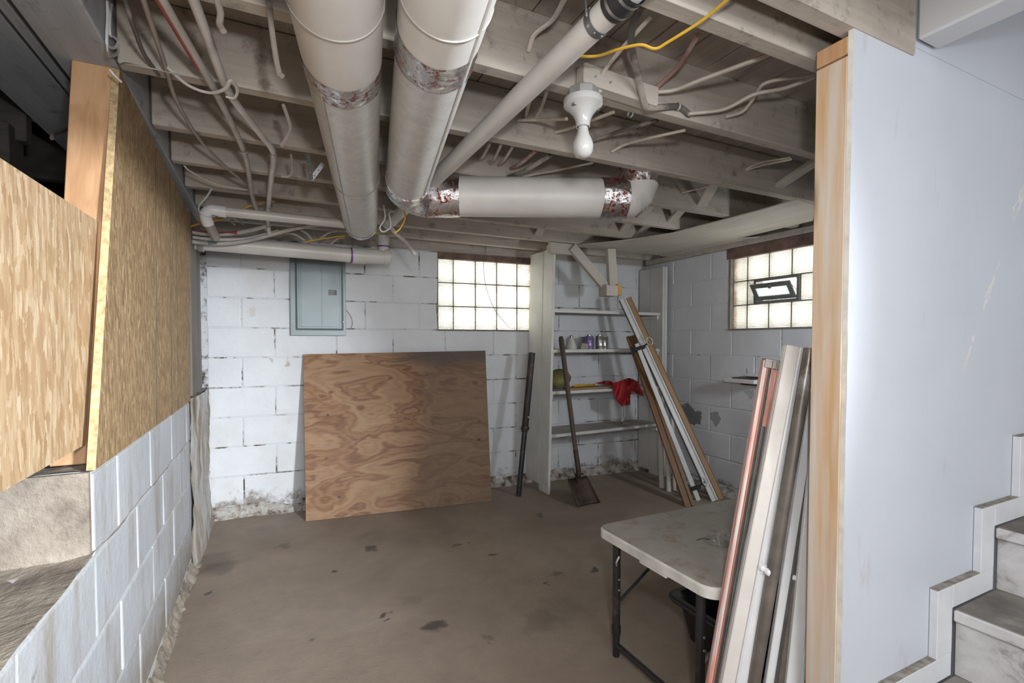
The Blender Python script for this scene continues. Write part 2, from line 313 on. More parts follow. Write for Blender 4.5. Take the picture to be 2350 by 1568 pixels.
M['rustblack'] = plain('rusty black steel', (0.03, 0.027, 0.025, 1), .5, mode='pos', scale=18, dirt=(0.085, 0.06, 0.042, 1), dirt_lo=.5)
M['rust'] = plain('rusty blade steel', (0.065, 0.042, 0.033, 1), .5, .35, mode='obj', scale=11, var=.3, dirt=(0.20, 0.14, 0.11, 1), dirt_lo=.6)
M['shaft'] = wood('dark worn handle', [(.3, (0.055, 0.038, 0.028)), (.7, (0.13, 0.092, 0.066))], 'z', 'obj', 1.4)
M['shelfpaint'] = plain('cream painted board', (0.66, 0.66, 0.63, 1), .45, mode='pos', scale=5, var=.07, dirt=(0.42, 0.39, 0.34, 1), dirt_lo=.66)
M['shelfdust'] = plain('dusty shelf board', (0.42, 0.39, 0.36, 1), .7, mode='pos', scale=5, var=.15)
M['oak'] = wood('brown moulding', [(.3, (0.16, 0.078, 0.032)), (.6, (0.25, 0.132, 0.06)), (.8, (0.30, 0.17, 0.082))], 'z', 'obj', 1.3, .5)
M['pine'] = wood('tan pine batten', [(.3, (0.30, 0.175, 0.08)), (.6, (0.42, 0.27, 0.135)), (.8, (0.47, 0.32, 0.17))], 'z', 'obj', 1.3, .55)
M['whitepaint'] = plain('white gloss paint', (0.74, 0.75, 0.76, 1), .35, scale=9, var=.05, dirt=(0.55, 0.52, 0.47, 1), dirt_lo=.66)
M['dustypaint'] = plain('dusty white paint', (0.70, 0.67, 0.63, 1), .5, scale=8, var=.07, dirt=(0.50, 0.42, 0.35, 1), dirt_lo=.6)
M['darkgrey'] = plain('dark anodised channel', (0.10, 0.10, 0.095, 1), .45, scale=20, var=.2)
t = NT('red striped edge'); v = t.coords('obj', (60, 60, 2.0)); n = t.noise(v, 1, 4, .6)
cc = t.ramp(n, [(.42, (0.62, 0.60, 0.57)), (.52, (0.62, 0.22, 0.17)), (.62, (0.68, 0.66, 0.63))]); M['redstripe'] = t.out(cc, .5)
M['redwood'] = plain('worn red paint', (0.40, 0.16, 0.11, 1), .55, scale=12, dirt=(0.4, 0.38, 0.34, 1))
M['steelpipe'] = plain('scraped steel tube', (0.19, 0.165, 0.145, 1), .35, .35, scale=7, var=.3, dirt=(0.50, 0.50, 0.51, 1), dirt_lo=.55)
t = NT('stained plastic top'); v = t.coords('pos'); n = t.noise(v, 5, 6, .65); n2 = t.noise(v, 14, 7, .72)
cc = t.ramp(n, [(.35, (0.36, 0.34, 0.305)), (.65, (0.43, 0.415, 0.38))])
cc = t.mix(t.math('MULTIPLY', t.step(n2, .53, .68), .75), cc, (0.27, 0.17, 0.11, 1))
M['tabletop'] = t.out(cc, .45)
M['tableedge'] = plain('pale plastic edge', (0.66, 0.65, 0.61, 1), .4, mode='pos', dirt=(0.40, 0.28, 0.18, 1), dirt_lo=.68)
M['tub'] = plain('black tub plastic', (0.018, 0.018, 0.02, 1), .32, mode='pos', scale=24, dirt=(0.10, 0.095, 0.09, 1), dirt_lo=.63)
t = NT('clear wrapper'); t.b.inputs['Transmission Weight'].default_value = .8; M['clear'] = t.out((0.85, 0.84, 0.82, 1), .12)
M['redcloth'] = plain('red nylon cloth', (0.36, 0.012, 0.018, 1), .5, mode='pos', scale=30, var=.15)
M['greytrim'] = plain('grey binding', (0.30, 0.27, 0.23, 1), .7, mode='pos')
M['olive'] = plain('olive vinyl', (0.22, 0.205, 0.065, 1), .5, mode='pos', scale=20)
M['yellowtool'] = plain('yellow plastic', (0.72, 0.42, 0.02, 1), .4, mode='pos')
M['tin'] = plain('tin can', (0.48, 0.47, 0.47, 1), .24, .9, mode='pos', bump=0)
M['purpletin'] = plain('purple can label', (0.27, 0.20, 0.42, 1), .3, .5, mode='pos', bump=0)
M['paper'] = plain('dusty cardboard', (0.36, 0.335, 0.30, 1), .9, mode='pos', scale=20)
M['lampglass'] = plain('flood bulb shell', (0.62, 0.61, 0.58, 1), .3, mode='pos', var=.04)
M['blackplastic'] = plain('black plastic', (0.02, 0.02, 0.021, 1), .35, mode='pos')
M['tread'] = plain('dirty grey tread', (0.22, 0.205, 0.185, 1), .85, mode='pos', scale=8, var=.25, bump=.3, dirt=(0.36, 0.34, 0.31, 1))
t = NT('scuffed white riser'); v = t.coords('pos'); n = t.noise(v, 7, 7, .7, .6)
cc = t.ramp(n, [(.36, (0.24, 0.22, 0.21)), (.48, (0.56, 0.55, 0.55)), (.66, (0.68, 0.67, 0.67))]); M['riser'] = t.out(cc, .6)
M['trimwhite'] = plain('white trim paint', (0.70, 0.72, 0.75, 1), .45, mode='pos', var=.04)
M['trimdust'] = plain('dust on trim', (0.34, 0.31, 0.27, 1), .95, mode='pos', scale=50, var=.3)
M['rustlintel'] = plain('rusty lintel', (0.19, 0.125, 0.10, 1), .8, mode='pos', scale=12, var=.3, dirt=(0.07, 0.055, 0.05, 1))
M['windowmortar'] = plain('grey window mortar', (0.25, 0.24, 0.21, 1), .8, mode='pos', scale=20, dirt=(0.09, 0.08, 0.07, 1), dirt_lo=.55)
M['ventmetal'] = plain('grey vent frame', (0.20, 0.20, 0.19, 1), .5, .3, mode='pos', scale=20, dirt=(0.09, 0.085, 0.08, 1))
M['filler'] = plain('unseen wall paint', (0.55, 0.55, 0.55, 1), .8, mode='pos')
# diamond pressed glass block: light comes through from outside
YJ2 = onx(1674, 765, XR).y; XJ1 = onb(1226, 606).x
def glass_mat(name):
    t = NT(name); v = t.coords('obj')
    sp_ = t.new('ShaderNodeSeparateXYZ'); t.link(v, sp_.inputs[0])
    a = t.math('ADD', sp_.outputs[0], t.math('MULTIPLY', sp_.outputs[2], .8)); b = t.math('SUBTRACT', sp_.outputs[0], t.math('MULTIPLY', sp_.outputs[2], .8))
    wv_ = t.math('MULTIPLY', t.math('SINE', t.math('MULTIPLY', a, 340)), t.math('SINE', t.math('MULTIPLY', b, 340)))
    hh = t.math('ADD', t.math('MULTIPLY', wv_, .5), .5)
    bp = t.new('ShaderNodeBump'); bp.inputs['Strength'].default_value = .8; bp.inputs['Distance'].default_value = .01; t.link(hh, bp.inputs['Height'])
    cc = t.ramp(hh, [(.1, (0.56, 0.555, 0.50)), (.6, (0.86, 0.86, 0.815))])
    # rust bleeding out of the steel at one jamb
    pz = t.new('ShaderNodeSeparateXYZ'); t.link(t.coords('pos'), pz.inputs[0]); wob = t.math('MULTIPLY', t.math('SUBTRACT', t.noise(t.coords('pos'), 18, 4), .5), .07)
    k2 = t.math('MULTIPLY', t.step(t.math('ADD', pz.outputs[1], wob), YJ2 - .05, YJ2 - .015), t.step(pz.outputs[0], 3.1, 3.12))
    k1 = t.math('MULTIPLY', t.step(t.math('ADD', pz.outputs[0], wob), XJ1 - .045, XJ1 - .01), t.step(pz.outputs[0], 3.12, 3.1))
    cc = t.mix(t.math('MULTIPLY', t.math('ADD', k1, k2, True), .75), cc, (0.30, 0.17, 0.085, 1))
    tr = t.new('ShaderNodeBsdfTranslucent'); t.link(cc, tr.inputs[0]); t.link(bp.outputs[0], tr.inputs[1])
    gl = t.new('ShaderNodeBsdfGlossy'); gl.inputs['Roughness'].default_value = .12; t.link(bp.outputs[0], gl.inputs['Normal'])
    ms = t.new('ShaderNodeMixShader'); ms.inputs[0].default_value = .06; t.link(tr.outputs[0], ms.inputs[1]); t.link(gl.outputs[0], ms.inputs[2])
    t.link(ms.outputs[0], t.n['Material Output'].inputs[0]); return t.m
M['glassblock'] = glass_mat('pressed glass block')
t = NT('frosted vent pane'); tr = t.new('ShaderNodeBsdfTranslucent'); tr.inputs[0].default_value = (0.52, 0.56, 0.55, 1)
t.link(tr.outputs[0], t.n['Material Output'].inputs[0]); M['pane'] = t.m

# ------------------------------------------------------------------ object helpers
def tag(o, label=None, cat=None, group=None, kind=None):
    if label: o['label'] = label
    if cat: o['category'] = cat
    if group: o['group'] = group
    if kind: o['kind'] = kind
    return o
def parent_keep(o, p):
    if p is None: return
    o.parent = p; o.matrix_parent_inverse = p_world(p).inverted()
def p_world(p):
    m = p.matrix_basis.copy()
    if p.parent: m = p_world(p.parent) @ p.matrix_parent_inverse @ m
    return m
def link(name, me, parent=None, mat=None, mw=None):
    o = bpy.data.objects.new(name, me); col.objects.link(o)
    if mat is not None and len(me.materials) == 0: me.materials.append(M[mat])
    if parent is not None: parent_keep(o, parent)
    if mw is not None: o.matrix_basis = mw
    return o
def obj(name, bm, mat, parent=None, mw=None, smooth=False, mats=None):
    me = bpy.data.meshes.new(name)
    if mw is not None and mw.determinant() < 0: bm.transform(mw); mw = None
    bmesh.ops.recalc_face_normals(bm, faces=bm.faces)
    bm.to_mesh(me); bm.free()
    if mats:
        for m in mats: me.materials.append(M[m])
    else: me.materials.append(M[mat])
    if smooth:
        for p in me.polygons: p.use_smooth = True
        try: me.set_sharp_from_angle(angle=R(40))
        except Exception: pass
    return link(name, me, parent, None, mw)
def thing(name, label, cat, loc=(0, 0, 0), group=None):
    o = bpy.data.objects.new(name, None); col.objects.link(o); o.location = loc; o.empty_display_size = .05
    return tag(o, label, cat, group)
def BM(): return bmesh.new()
def box(bm, a, b, mi=0):
    x0, y0, z0 = (min(a[i], b[i]) for i in range(3)); x1, y1, z1 = (max(a[i], b[i]) for i in range(3))
    vs = [bm.verts.new(p) for p in ((x0, y0, z0), (x1, y0, z0), (x1, y1, z0), (x0, y1, z0), (x0, y0, z1), (x1, y0, z1), (x1, y1, z1), (x0, y1, z1))]
    fs = []
    for f in ((0, 3, 2, 1), (4, 5, 6, 7), (0, 1, 5, 4), (1, 2, 6, 5), (2, 3, 7, 6), (3, 0, 4, 7)):
        fc = bm.faces.new([vs[i] for i in f]); fc.material_index = mi; fs.append(fc)
    return vs, fs
def bbox(a, b, bev=.002, seg=1):
    bm = BM(); box(bm, a, b)
    if bev: bmesh.ops.bevel(bm, geom=list(bm.edges), offset=bev, segments=seg, affect='EDGES', profile=.6)
    return bm
def prism(bm, pts, n, th, mi=0):   # polygon points (Vectors) extruded by n*th
    a = [bm.verts.new(p) for p in pts]; b = [bm.verts.new(Vector(p) + Vector(n) * th) for p in pts]
    k = len(pts)
    f1 = bm.faces.new(a); f2 = bm.faces.new(b[::-1]); f1.material_index = f2.material_index = mi
    for i in range(k):
        f = bm.faces.new((a[i], b[i], b[(i + 1) % k], a[(i + 1) % k])); f.material_index = mi
def smooth_path(pts, n=6):
    pts = [Vector(p) for p in pts]
    if len(pts) < 3: return pts
    out = []
    P = [pts[0] * 2 - pts[1]] + pts + [pts[-1] * 2 - pts[-2]]
    for i in range(1, len(P) - 2):
        for k in range(n):
            t_ = k / n; p0, p1, p2, p3 = P[i - 1], P[i], P[i + 1], P[i + 2]
            out.append(.5 * ((2 * p1) + (p2 - p0) * t_ + (2 * p0 - 5 * p1 + 4 * p2 - p3) * t_ ** 2 + (3 * p1 - p0 - 3 * p2 + p3) * t_ ** 3))
    out.append(pts[-1]); return out
def tube(bm, pts, r, sides=10, flat=1.0, caps=True, n=6, radii=None, mi=0, straight=False):
    path = [Vector(p) for p in pts] if straight else smooth_path(pts, n)
    k = len(path); tang = []
    for i in range(k):
        d = path[min(i + 1, k - 1)] - path[max(i - 1, 0)]; tang.append(d.normalized())
    ref = Vector((0, 0, 1)) if abs(tang[0].z) < .9 else Vector((0, 1, 0))
    nrm = (ref - tang[0] * ref.dot(tang[0])).normalized(); rings = []
    for i in range(k):
        nrm = (nrm - tang[i] * nrm.dot(tang[i])).normalized(); bi = tang[i].cross(nrm)
        rr = r if radii is None else radii[min(len(radii) - 1, int(i * (len(radii) - 1) / max(1, k - 1) + .5))]
        rings.append([bm.verts.new(path[i] + nrm * (math.cos(a) * rr * flat) + bi * (math.sin(a) * rr)) for a in (2 * math.pi * j / sides for j in range(sides))])
    for i in range(k - 1):
        for j in range(sides):
            f = bm.faces.new((rings[i][j], rings[i][(j + 1) % sides], rings[i + 1][(j + 1) % sides], rings[i + 1][j])); f.material_index = mi
    if caps:
        bm.faces.new(rings[0][::-1]).material_index = mi; bm.faces.new(rings[-1]).material_index = mi
def lathe(bm, prof, mw=Matrix(), seg=24, mi=0, cap=True):  # prof: (r,z)
    rings = []
    for r_, z_ in prof:
        rings.append([bm.verts.new(mw @ Vector((r_ * math.cos(a), r_ * math.sin(a), z_))) for a in (2 * math.pi * j / seg for j in range(seg))])
    for i in range(len(rings) - 1):
        for j in range(seg):
            f = bm.faces.new((rings[i][j], rings[i][(j + 1) % seg], rings[i + 1][(j + 1) % seg], rings[i + 1][j])); f.material_index = mi
    if cap: bm.faces.new(rings[0][::-1]).material_index = mi; bm.faces.new(rings[-1]).material_index = mi
def frame(p0, p1, hint):   # local z = p0->p1, local y close to hint
    p0 = Vector(p0); z = (Vector(p1) - p0); L = z.length; z.normalize(); h = Vector(hint)
    y = (h - z * h.dot(z)).normalized(); x = y.cross(z)
    m = Matrix((x, y, z)).transposed().to_4x4(); m.translation = p0; return m, L
def beam(name, p0, p1, wx, wy, hint, mat, parent=None, bev=.002, off=(0, 0)):   # a straight board, long axis local z
    m, L = frame(p0, p1, hint)
    return obj(name, bbox((-wx / 2 - off[0], -wy / 2 + off[1], 0), (wx / 2 - off[0], wy / 2 + off[1], L), bev), mat, parent, m)   # off x counts to the right seen from the hint side
def frame_r(p0, p1, hint):
    m, L = frame(p0, p1, hint); return m @ Matrix.Scale(-1, 4, (1, 0, 0)), L
def S(o): return tag(o, kind='structure')
V = Vector
ZJ = 1.955      # underside of the joists
ZS = 2.145      # underside of the subfloor

# ------------------------------------------------------------------ setting: floor, walls
bm = BM(); box(bm, (-0.6, -2.4, -.15), (4.4, 4.1, 0)); S(obj('floor', bm, 'floor'))
_bcache = {}
def block_mesh(Lb, Hb, mat):
    k = (round(Lb, 2), round(Hb, 3), mat)
    if k not in _bcache:
        bm = bbox((0, 0, 0), (Lb, .045, Hb), .006, 2)
        for v_ in bm.verts:
            if v_.co.y < .01: v_.co.y += .0025 * noise.noise(V((v_.co.x * 9 + Lb, v_.co.z * 9, Hb)))
        me = bpy.data.meshes.new('block'); bm.to_mesh(me); bm.free(); me.materials.append(M[mat]); _bcache[k] = me
    return _bcache[k]
CH, JT = .2032, .007
ZB = .075
def block_wall(parent, P0, D, N, L, courses, mat, phase, s_from=0.0, holes=(), tops=None):
    """blocks laid on the room face; hole = (s0,s1,z0,z1)"""
    ang = math.atan2(D.y, D.x)
    for k in range(courses):
        z0 = ZB + k * CH; z1 = z0 + CH - JT
        s = s_from - phase - (.2032 if k % 2 else 0)
        segs = []
        while s < L:
            a, b = max(s, s_from), min(s + .4064 - JT, L); s += .4064
            if b - a < .03: continue
            parts = [(a, b)]
            for (h0, h1, g0, g1) in holes:
                if z1 > g0 + .02 and z0 < g1 - .02:
                    nn = []
                    for (c, d) in parts:
                        if d <= h0 or c >= h1: nn.append((c, d))
                        else:
                            if h0 - c > .03: nn.append((c, h0))
                            if d - h1 > .03: nn.append((h1, d))
                    parts = nn
            segs += parts
        for (a, b) in segs:
            o = link('block', block_mesh(b - a, z1 - z0, mat), parent)
            P = P0 + D * a + N * random.uniform(-.002, .0025)
            m = Matrix((D, -N, V((0, 0, 1)))).transposed().to_4x4(); m.translation = (P.x, P.y, z0)
            o.matrix_basis = m
def slab(name, P0, D, N, L, rects, mat, depth=.19, rec=.004):
    bm = BM()
    for (s0, s1, z0, z1) in rects:
        pts = [P0 + D * s0 - N * rec + V((0, 0, z0)), P0 + D * s1 - N * rec + V((0, 0, z0)), P0 + D * s1 - N * rec + V((0, 0, z1)), P0 + D * s0 - N * rec + V((0, 0, z1))]
        prism(bm, pts, -N, depth)
    return S(obj(name, bm, mat))
# back wall with window_1
wl = onb(1005, 600); wr = onb(1226, 606)
S1a = (wl - BW0).dot(BWD) - .004; S1b = (wr - BW0).dot(BWD) + .012
WZ0, WZ1, WTOP = ZB + 6 * CH - .006, 1.862, 1.905
LB = (V((XR, bwy(XR), 0)) - BW0).length
wb = slab('wall_back', BW0, BWD, BWN, LB, [(-.25, S1a, 0, WTOP), (S1b, LB + .15, 0, WTOP), (S1a, S1b, 0, WZ0)], 'mortar')
block_wall(wb, BW0, BWD, BWN, LB, 9, 'block', .20, 0, [(S1a, S1b, WZ0, 2)])
# right wall with window_2 (runs towards the camera)
CR = V((XR, bwy(XR), 0)); RD = V((0, -1, 0)); RN = V((-1, 0, 0))
y2a = onx(1674, 765, XR).y; S2a = CR.y - y2a; S2b = S2a + .92
LR = CR.y + 2.2
wrt = slab('wall_right', CR, RD, RN, LR, [(-.1, S2a, 0, WTOP), (S2b, LR, 0, WTOP), (S2a, S2b, 0, WZ0), (S2a, S2b, WZ1, WTOP)], 'mortar_r')
block_wall(wrt, CR, RD, RN, 3.0, 9, 'block_r', .04, 0, [(S2a, S2b, WZ0, 2)])
# low left wall, stepped down one course towards the camera
YS = 1.47
LD = V((0, -1, 0)); LN = V((1, 0, 0)); LP = V((XL, 3.80, 0)); LL = 3.80 + .6
wlf = slab('wall_left', LP, LD, LN, LL, [(0, 3.80 - YS, 0, ZB + 4 * CH), (3.80 - YS, LL, 0, ZB + 3 * CH)], 'mortar_l', depth=.2)
block_wall(wlf, LP, LD, LN, LL, 3, 'block_l', .11)
for k in (3,):
    s = -.31
    while s < 3.80 - YS:
        a, b = max(0, s), min(s + .4064 - JT, 3.80 - YS); s += .4064
        if b - a < .03: continue
        o = link('block', block_mesh(b - a, CH - JT, 'block_l'), wlf)
        P = LP + LD * a; m = Matrix((LD, -LN, V((0, 0, 1)))).transposed().to_4x4(); m.translation = (P.x, P.y, ZB + 3 * CH); o.matrix_basis = m
# rough end of the upper course and its dusty top
def rough_strip(name, a, b, up_v, rows, cols_, amp, mat, parent=None, nrm=None, kind='structure', freq=14):
    """a,b corner points, up_v edge vector: a lumpy sheet"""
    bm = BM(); a, b, up_v = V(a), V(b), V(up_v); nrm = V(nrm); g = []
    for i in range(rows + 1):
        r_ = []
        for j in range(cols_ + 1):
            p = a + (b - a) * (j / cols_) + up_v * (i / rows)
            d = noise.fractal(p * freq, .8, 2.1, 4) * amp
            r_.append(bm.verts.new(p + nrm * d))
        g.append(r_)
    for i in range(rows):
        for j in range(cols_): bm.faces.new((g[i][j], g[i][j + 1], g[i + 1][j + 1], g[i + 1][j]))
    o = obj(name, bm, mat, parent, smooth=False)
    if parent is None and kind: tag(o, kind=kind)
    return o
bm = BM(); box(bm, (XL - .22, YS - .02, ZB + 3 * CH), (XL - .004, YS - .006, ZB + 4 * CH)); obj('end_face', bm, 'ledge', wlf)
rough_strip('top_dust', (XL + .004, YS - .01, ZB + 4 * CH + .004), (XL + .004, 3.78, ZB + 4 * CH + .004), (-.22, 0, 0), 6, 60, .006, 'ledge', wlf, (0, 0, 1))
# crawlspace ledge beyond the low wall
S(rough_strip('floor_crawlspace', (XL + .002, -.6, ZB + 3 * CH + .004), (XL + .002, 3.84, ZB + 3 * CH + .004), (-2.3, 0, 0), 40, 80, .012, 'ledge', None, (0, 0, 1), freq=7))
bm = BM(); box(bm, (-2.75, -.7, 0), (-2.6, 4.1, 2.3)); S(obj('wall_crawlspace', bm, 'crawlwood'))
bm = BM(); box(bm, (-2.7, 3.86, .5), (XL - .25, 4.0, 2.3)); S(obj('wall_crawlspace_end', bm, 'crawlwood'))
bm = BM(); box(bm, (-2.7, -.8, .3), (XL - .01, -.66, 2.3)); S(obj('wall_crawlspace_near', bm, 'crawlwood'))
# unseen part of the basement behind the camera
bm = BM(); box(bm, (-.75, -2.5, 0), (4.4, -2.35, 2.4)); S(obj('wall_front', bm, 'filler'))
bm = BM(); box(bm, (-.78, -2.45, 0), (-.6, -.6, 2.4)); S(obj('wall_left_near', bm, 'filler'))
# crumbled footing along the walls
def footing(name, A, B, N, h, dpt, mat, cols_=120):
    bm = BM(); g = []; A, B, N = V(A), V(B), V(N); rows = 7
    for i in range(rows + 1):
        f_ = i / rows; r_ = []
        for j in range(cols_ + 1):
            q = A + (B - A) * (j / cols_)
            hh = h * (1 + .7 * noise.noise(q * 3.1 + V((0, 0, 5)))) ; dd = dpt * (1 - f_) ** 1.3 * (1 + .8 * noise.noise(q * 4))
            p = q + N * (dd - .004) + V((0, 0, hh * f_ - .004))
            p += N * (noise.fractal(p * 16, .9, 2, 4) * .014 * (1 - .3 * f_)) + V((0, 0, noise.fractal(p * 22 + V((3, 3, 3)), .9, 2, 3) * .01))
            r_.append(bm.verts.new(p))
        g.append(r_)
    for i in range(rows):
        for j in range(cols_): bm.faces.new((g[i][j], g[i][j + 1], g[i + 1][j + 1], g[i + 1][j]))
    return S(obj(name, bm, mat))
footing('baseboard_back', BW0 + BWD * .01, BW0 + BWD * (LB - .01), BWN, .085, .06, 'footing', 200)
footing('baseboard_right', CR + RD * .01, CR + RD * 3, RN, .055, .03, 'footing', 160)
footing('baseboard_left', (XL, 3.8, 0), (XL, -.4, 0), LN, .07, .028, 'ledge', 200)
# plastered corner column between the low wall and the back wall
bm = BM(); g = []
for i in range(31):
    z_ = i / 30 * .90; r_ = []
    for j in range(9):
        a_ = j / 8; y_ = 2.99 + a_ * .82
        x_ = XL + .003 + .022 * math.sin(a_ * math.pi) + .016 * noise.fractal(V((a_ * 3, z_ * 2.2, 1)) * 2, .8, 2, 4) + .02 * max(0, .2 - z_)
        r_.append(bm.verts.new((x_, y_, z_)))
    g.append(r_)
for i in range(30):
    for j in range(8): bm.faces.new((g[i][j], g[i][j + 1], g[i + 1][j + 1], g[i + 1][j]))
S(obj('trim_1', bm, 'plaster', smooth=True))

# ------------------------------------------------------------------ windows of glass block
def glass_window(name, P0, D, N, cols_s, z0, z1, rows, skip=(), half=None):
    root = bpy.data.objects.new(name, None); col.objects.link(root); root.location = (P0.x, P0.y, z0); S(root)
    bm = BM(); rec = .030; dep = .075; rh = (z1 - z0) / rows; mj = .0045
    def slabm(s0, s1, a, b, r0=rec + .004, d_=dep - .008):
        pts = [P0 + D * s0 - N * r0 + V((0, 0, a)), P0 + D * s1 - N * r0 + V((0, 0, a)), P0 + D * s1 - N * r0 + V((0, 0, b)), P0 + D * s0 - N * r0 + V((0, 0, b))]
        prism(bm, pts, -N, d_)
    for i in range(rows + 1): slabm(cols_s[0], cols_s[-1], z0 + i * rh - mj, z0 + i * rh + mj)
    for i, c in enumerate(cols_s):
        for r_ in range(rows):
            a, b = z0 + r_ * rh, z0 + (r_ + 1) * rh
            if half and r_ == half[2] and half[0] + .01 < c < half[1] - .01: continue
            slabm(c - mj, c + mj, a, b)
    if half:
        for c in half[:2]: slabm(c - mj, c + mj, z0 + half[2] * rh, z0 + (half[2] + 1) * rh)
    obj('mortar_grid', bm, 'windowmortar', root)
    for r_ in range(rows):
        for i in range(len(cols_s) - 1):
            spans = [(cols_s[i], cols_s[i + 1])]
            if half and r_ == half[2]:
                a, b = spans[0]; spans = []
                if a < half[0] - .01: spans.append((a, min(b, half[0])))
                if b > half[1] + .01: spans.append((max(a, half[1]), b))
            for a, b in spans:
                bmx = bbox((mj, 0, mj), (b - a - mj, dep, rh - mj), .006, 2)
                m = Matrix((D, -N, V((0, 0, 1)))).transposed().to_4x4(); q = P0 + D * a - N * rec; m.translation = (q.x, q.y, z0 + r_ * rh)
                obj('glass_block', bmx, 'glassblock', root, m)
    return root, rh
w1 = S1b - S1a
cs = [S1a + .003] + [((onb(u, 680) - BW0).dot(BWD)) for u in (1043, 1094, 1143, 1190)] + [S1b - .004]
win1, rh1 = glass_window('window_1', BW0, BWD, BWN, cs, WZ0 + .004, WZ1 - .006, 3)
bm = BM(); pts = [BW0 + BWD * (S1a - .05) + V((0, 0, WZ1 - .008)), BW0 + BWD * (S1b + .02) + V((0, 0, WZ1 - .008)), BW0 + BWD * (S1b + .02) + V((0, 0, WTOP)), BW0 + BWD * (S1a - .05) + V((0, 0, WTOP))]
prism(bm, [p - BWN * .004 for p in pts], -BWN, .14); obj('lintel', bm, 'rustlintel', win1)
bm = BM()
for s_ in (S1a - .012, S1b - .006): prism(bm, [BW0 + BWD * s_ + V((0, 0, WZ0)), BW0 + BWD * (s_ + .018) + V((0, 0, WZ0)), BW0 + BWD * (s_ + .018) + V((0, 0, WZ1)), BW0 + BWD * s_ + V((0, 0, WZ1))], -BWN, .11)
obj('jamb', bm, 'windowmortar', win1)
cs2 = [S2a + .004] + [CR.y - onx(u, 765, XR).y for u in (1707, 1756, 1808, 1864)]
stp = cs2[-1] - cs2[-2]
while cs2[-1] + stp < S2b: cs2.append(cs2[-1] + stp)
cs2[-1] = S2b - .004
hv0, hv1 = CR.y - onx(1730, 690, XR + .03).y, CR.y - onx(1836, 690, XR + .03).y
win2, rh2 = glass_window('window_2', CR, RD, RN, cs2, WZ0 + .004, WZ1 - .03, 3, half=(hv0, hv1, 1))
bm = BM(); box(bm, (XR - .004, CR.y - S2a + .03, WZ1 - .034), (XR + .14, CR.y - S2b - .03, WTOP)); obj('lintel', bm, 'rustlintel', win2)
bm = BM(); box(bm, (XR - .002, CR.y - S2a - .006, WZ0), (XR + .11, CR.y - S2a + .012, WZ1)); box(bm, (XR - .002, CR.y - S2b - .012, WZ0), (XR + .11, CR.y - S2b + .006, WZ1)); obj('jamb', bm, 'windowmortar', win2)
# hopper vent tilted into the room
vz0, vz1 = WZ0 + rh2 + .006, WZ0 + 2 * rh2 + .002; vy1, vy0 = CR.y - hv0 - .004, CR.y - hv1 + .004
bm = BM(); xw0, xw1 = XR + .022, XR + .10; fr = .018
box(bm, (xw0, vy0, vz0), (xw1, vy1, vz0 + fr)); box(bm, (xw0, vy0, vz1 - fr), (xw1, vy1, vz1)); box(bm, (xw0, vy0, vz0 + fr), (xw1, vy0 + fr, vz1 - fr)); box(bm, (xw0, vy1 - fr, vz0 + fr), (xw1, vy1, vz1 - fr))
obj('vent_frame', bm, 'ventmetal', win2)
hz = vz0 + fr + .004; th = R(34); sh = (vz1 - vz0) - 2 * fr - .006
m = Matrix.Translation((XR + .03, vy0 + fr + .002, hz)) @ Matrix.Rotation(-th, 4, 'Y')
sw = vy1 - vy0 - 2 * fr - .004; bm = BM(); f2 = .032
box(bm, (-.006, 0, 0), (.006, sw, f2)); box(bm, (-.006, 0, sh - f2), (.006, sw, sh)); box(bm, (-.006, 0, f2), (.006, f2, sh - f2)); box(bm, (-.006, sw - f2, f2), (.006, sw, sh - f2))
sash = obj('vent_sash', bm, 'ventmetal', win2, m)
bm = BM(); box(bm, (-.002, f2 - .004, f2 - .004), (.002, sw - f2 + .004, sh - f2 + .004)); obj('pane', bm, 'pane', sash, m)
bm = BM(); box(bm, (-.018, sw * .5 - .008, sh - f2 - .004), (-.005, sw * .5 + .008, sh - f2 + .02)); obj('latch', bm, 'ventmetal', sash, m)
for yy in (vy0 + fr + .004, vy1 - fr - .004):
    a = m @ V((0, (yy - vy0 - fr - .002), sh * .8)); b = V((xw0 + .02, yy, vz0 + fr + .05))
    bm = BM(); tube(bm, [a, b], .003, 6); obj('stay_arm', bm, 'ventmetal', win2)
bm = BM(); box(bm, (XR - .015, CR.y - S2a - .0, WZ0 - .004), (XR + .02, CR.y - S2b, WZ0 + .006)); obj('sill', bm, 'windowmortar', win2)
bm = BM(); prism(bm, [BW0 + BWD * S1a + BWN * .008 + V((0, 0, WZ0 - .006)), BW0 + BWD * S1b + BWN * .008 + V((0, 0, WZ0 - .006)), BW0 + BWD * S1b + BWN * .008 + V((0, 0, WZ0 + .005)), BW0 + BWD * S1a + BWN * .008 + V((0, 0, WZ0 + .005))], -BWN, .04); obj('sill', bm, 'windowmortar', win1)

# ------------------------------------------------------------------ ceiling: subfloor planks, joists, girders
bm = BM(); zc0, zc1 = ZS + .022, ZS + .06
box(bm, (-2.7, -2.5, zc0), (1.60, 4.1, zc1)); box(bm, (1.60, .75, zc0), (4.4, 4.1, zc1)); box(bm, (1.60, -2.5, zc0), (4.4, -1.2, zc1)); box(bm, (3.2, -1.2, zc0), (4.4, .75, zc1)); ceil = S(obj('ceiling', bm, 'plank'))
x = -.40; pm = {}
while x < XR + .1:
    wv = random.choice((.134, .14, .138)); short = x > 1.46; me = pm.get((wv, short))
    if me is None:
        bmx = bbox((0, .76 if short else -.75, 0), (wv - .005, 4.0, .022), .002); me = bpy.data.meshes.new('subfloor_plank'); bmx.to_mesh(me); bmx.free(); me.materials.append(M['plank']); pm[wv, short] = me
    o = link('subfloor_plank', me, ceil); o.matrix_basis = Matrix.Translation((x, 0, ZS)); x += wv
JY = [.90, 1.32, 1.74, 2.175, 2.55, 2.92, 3.285, 3.60]; JW = .046
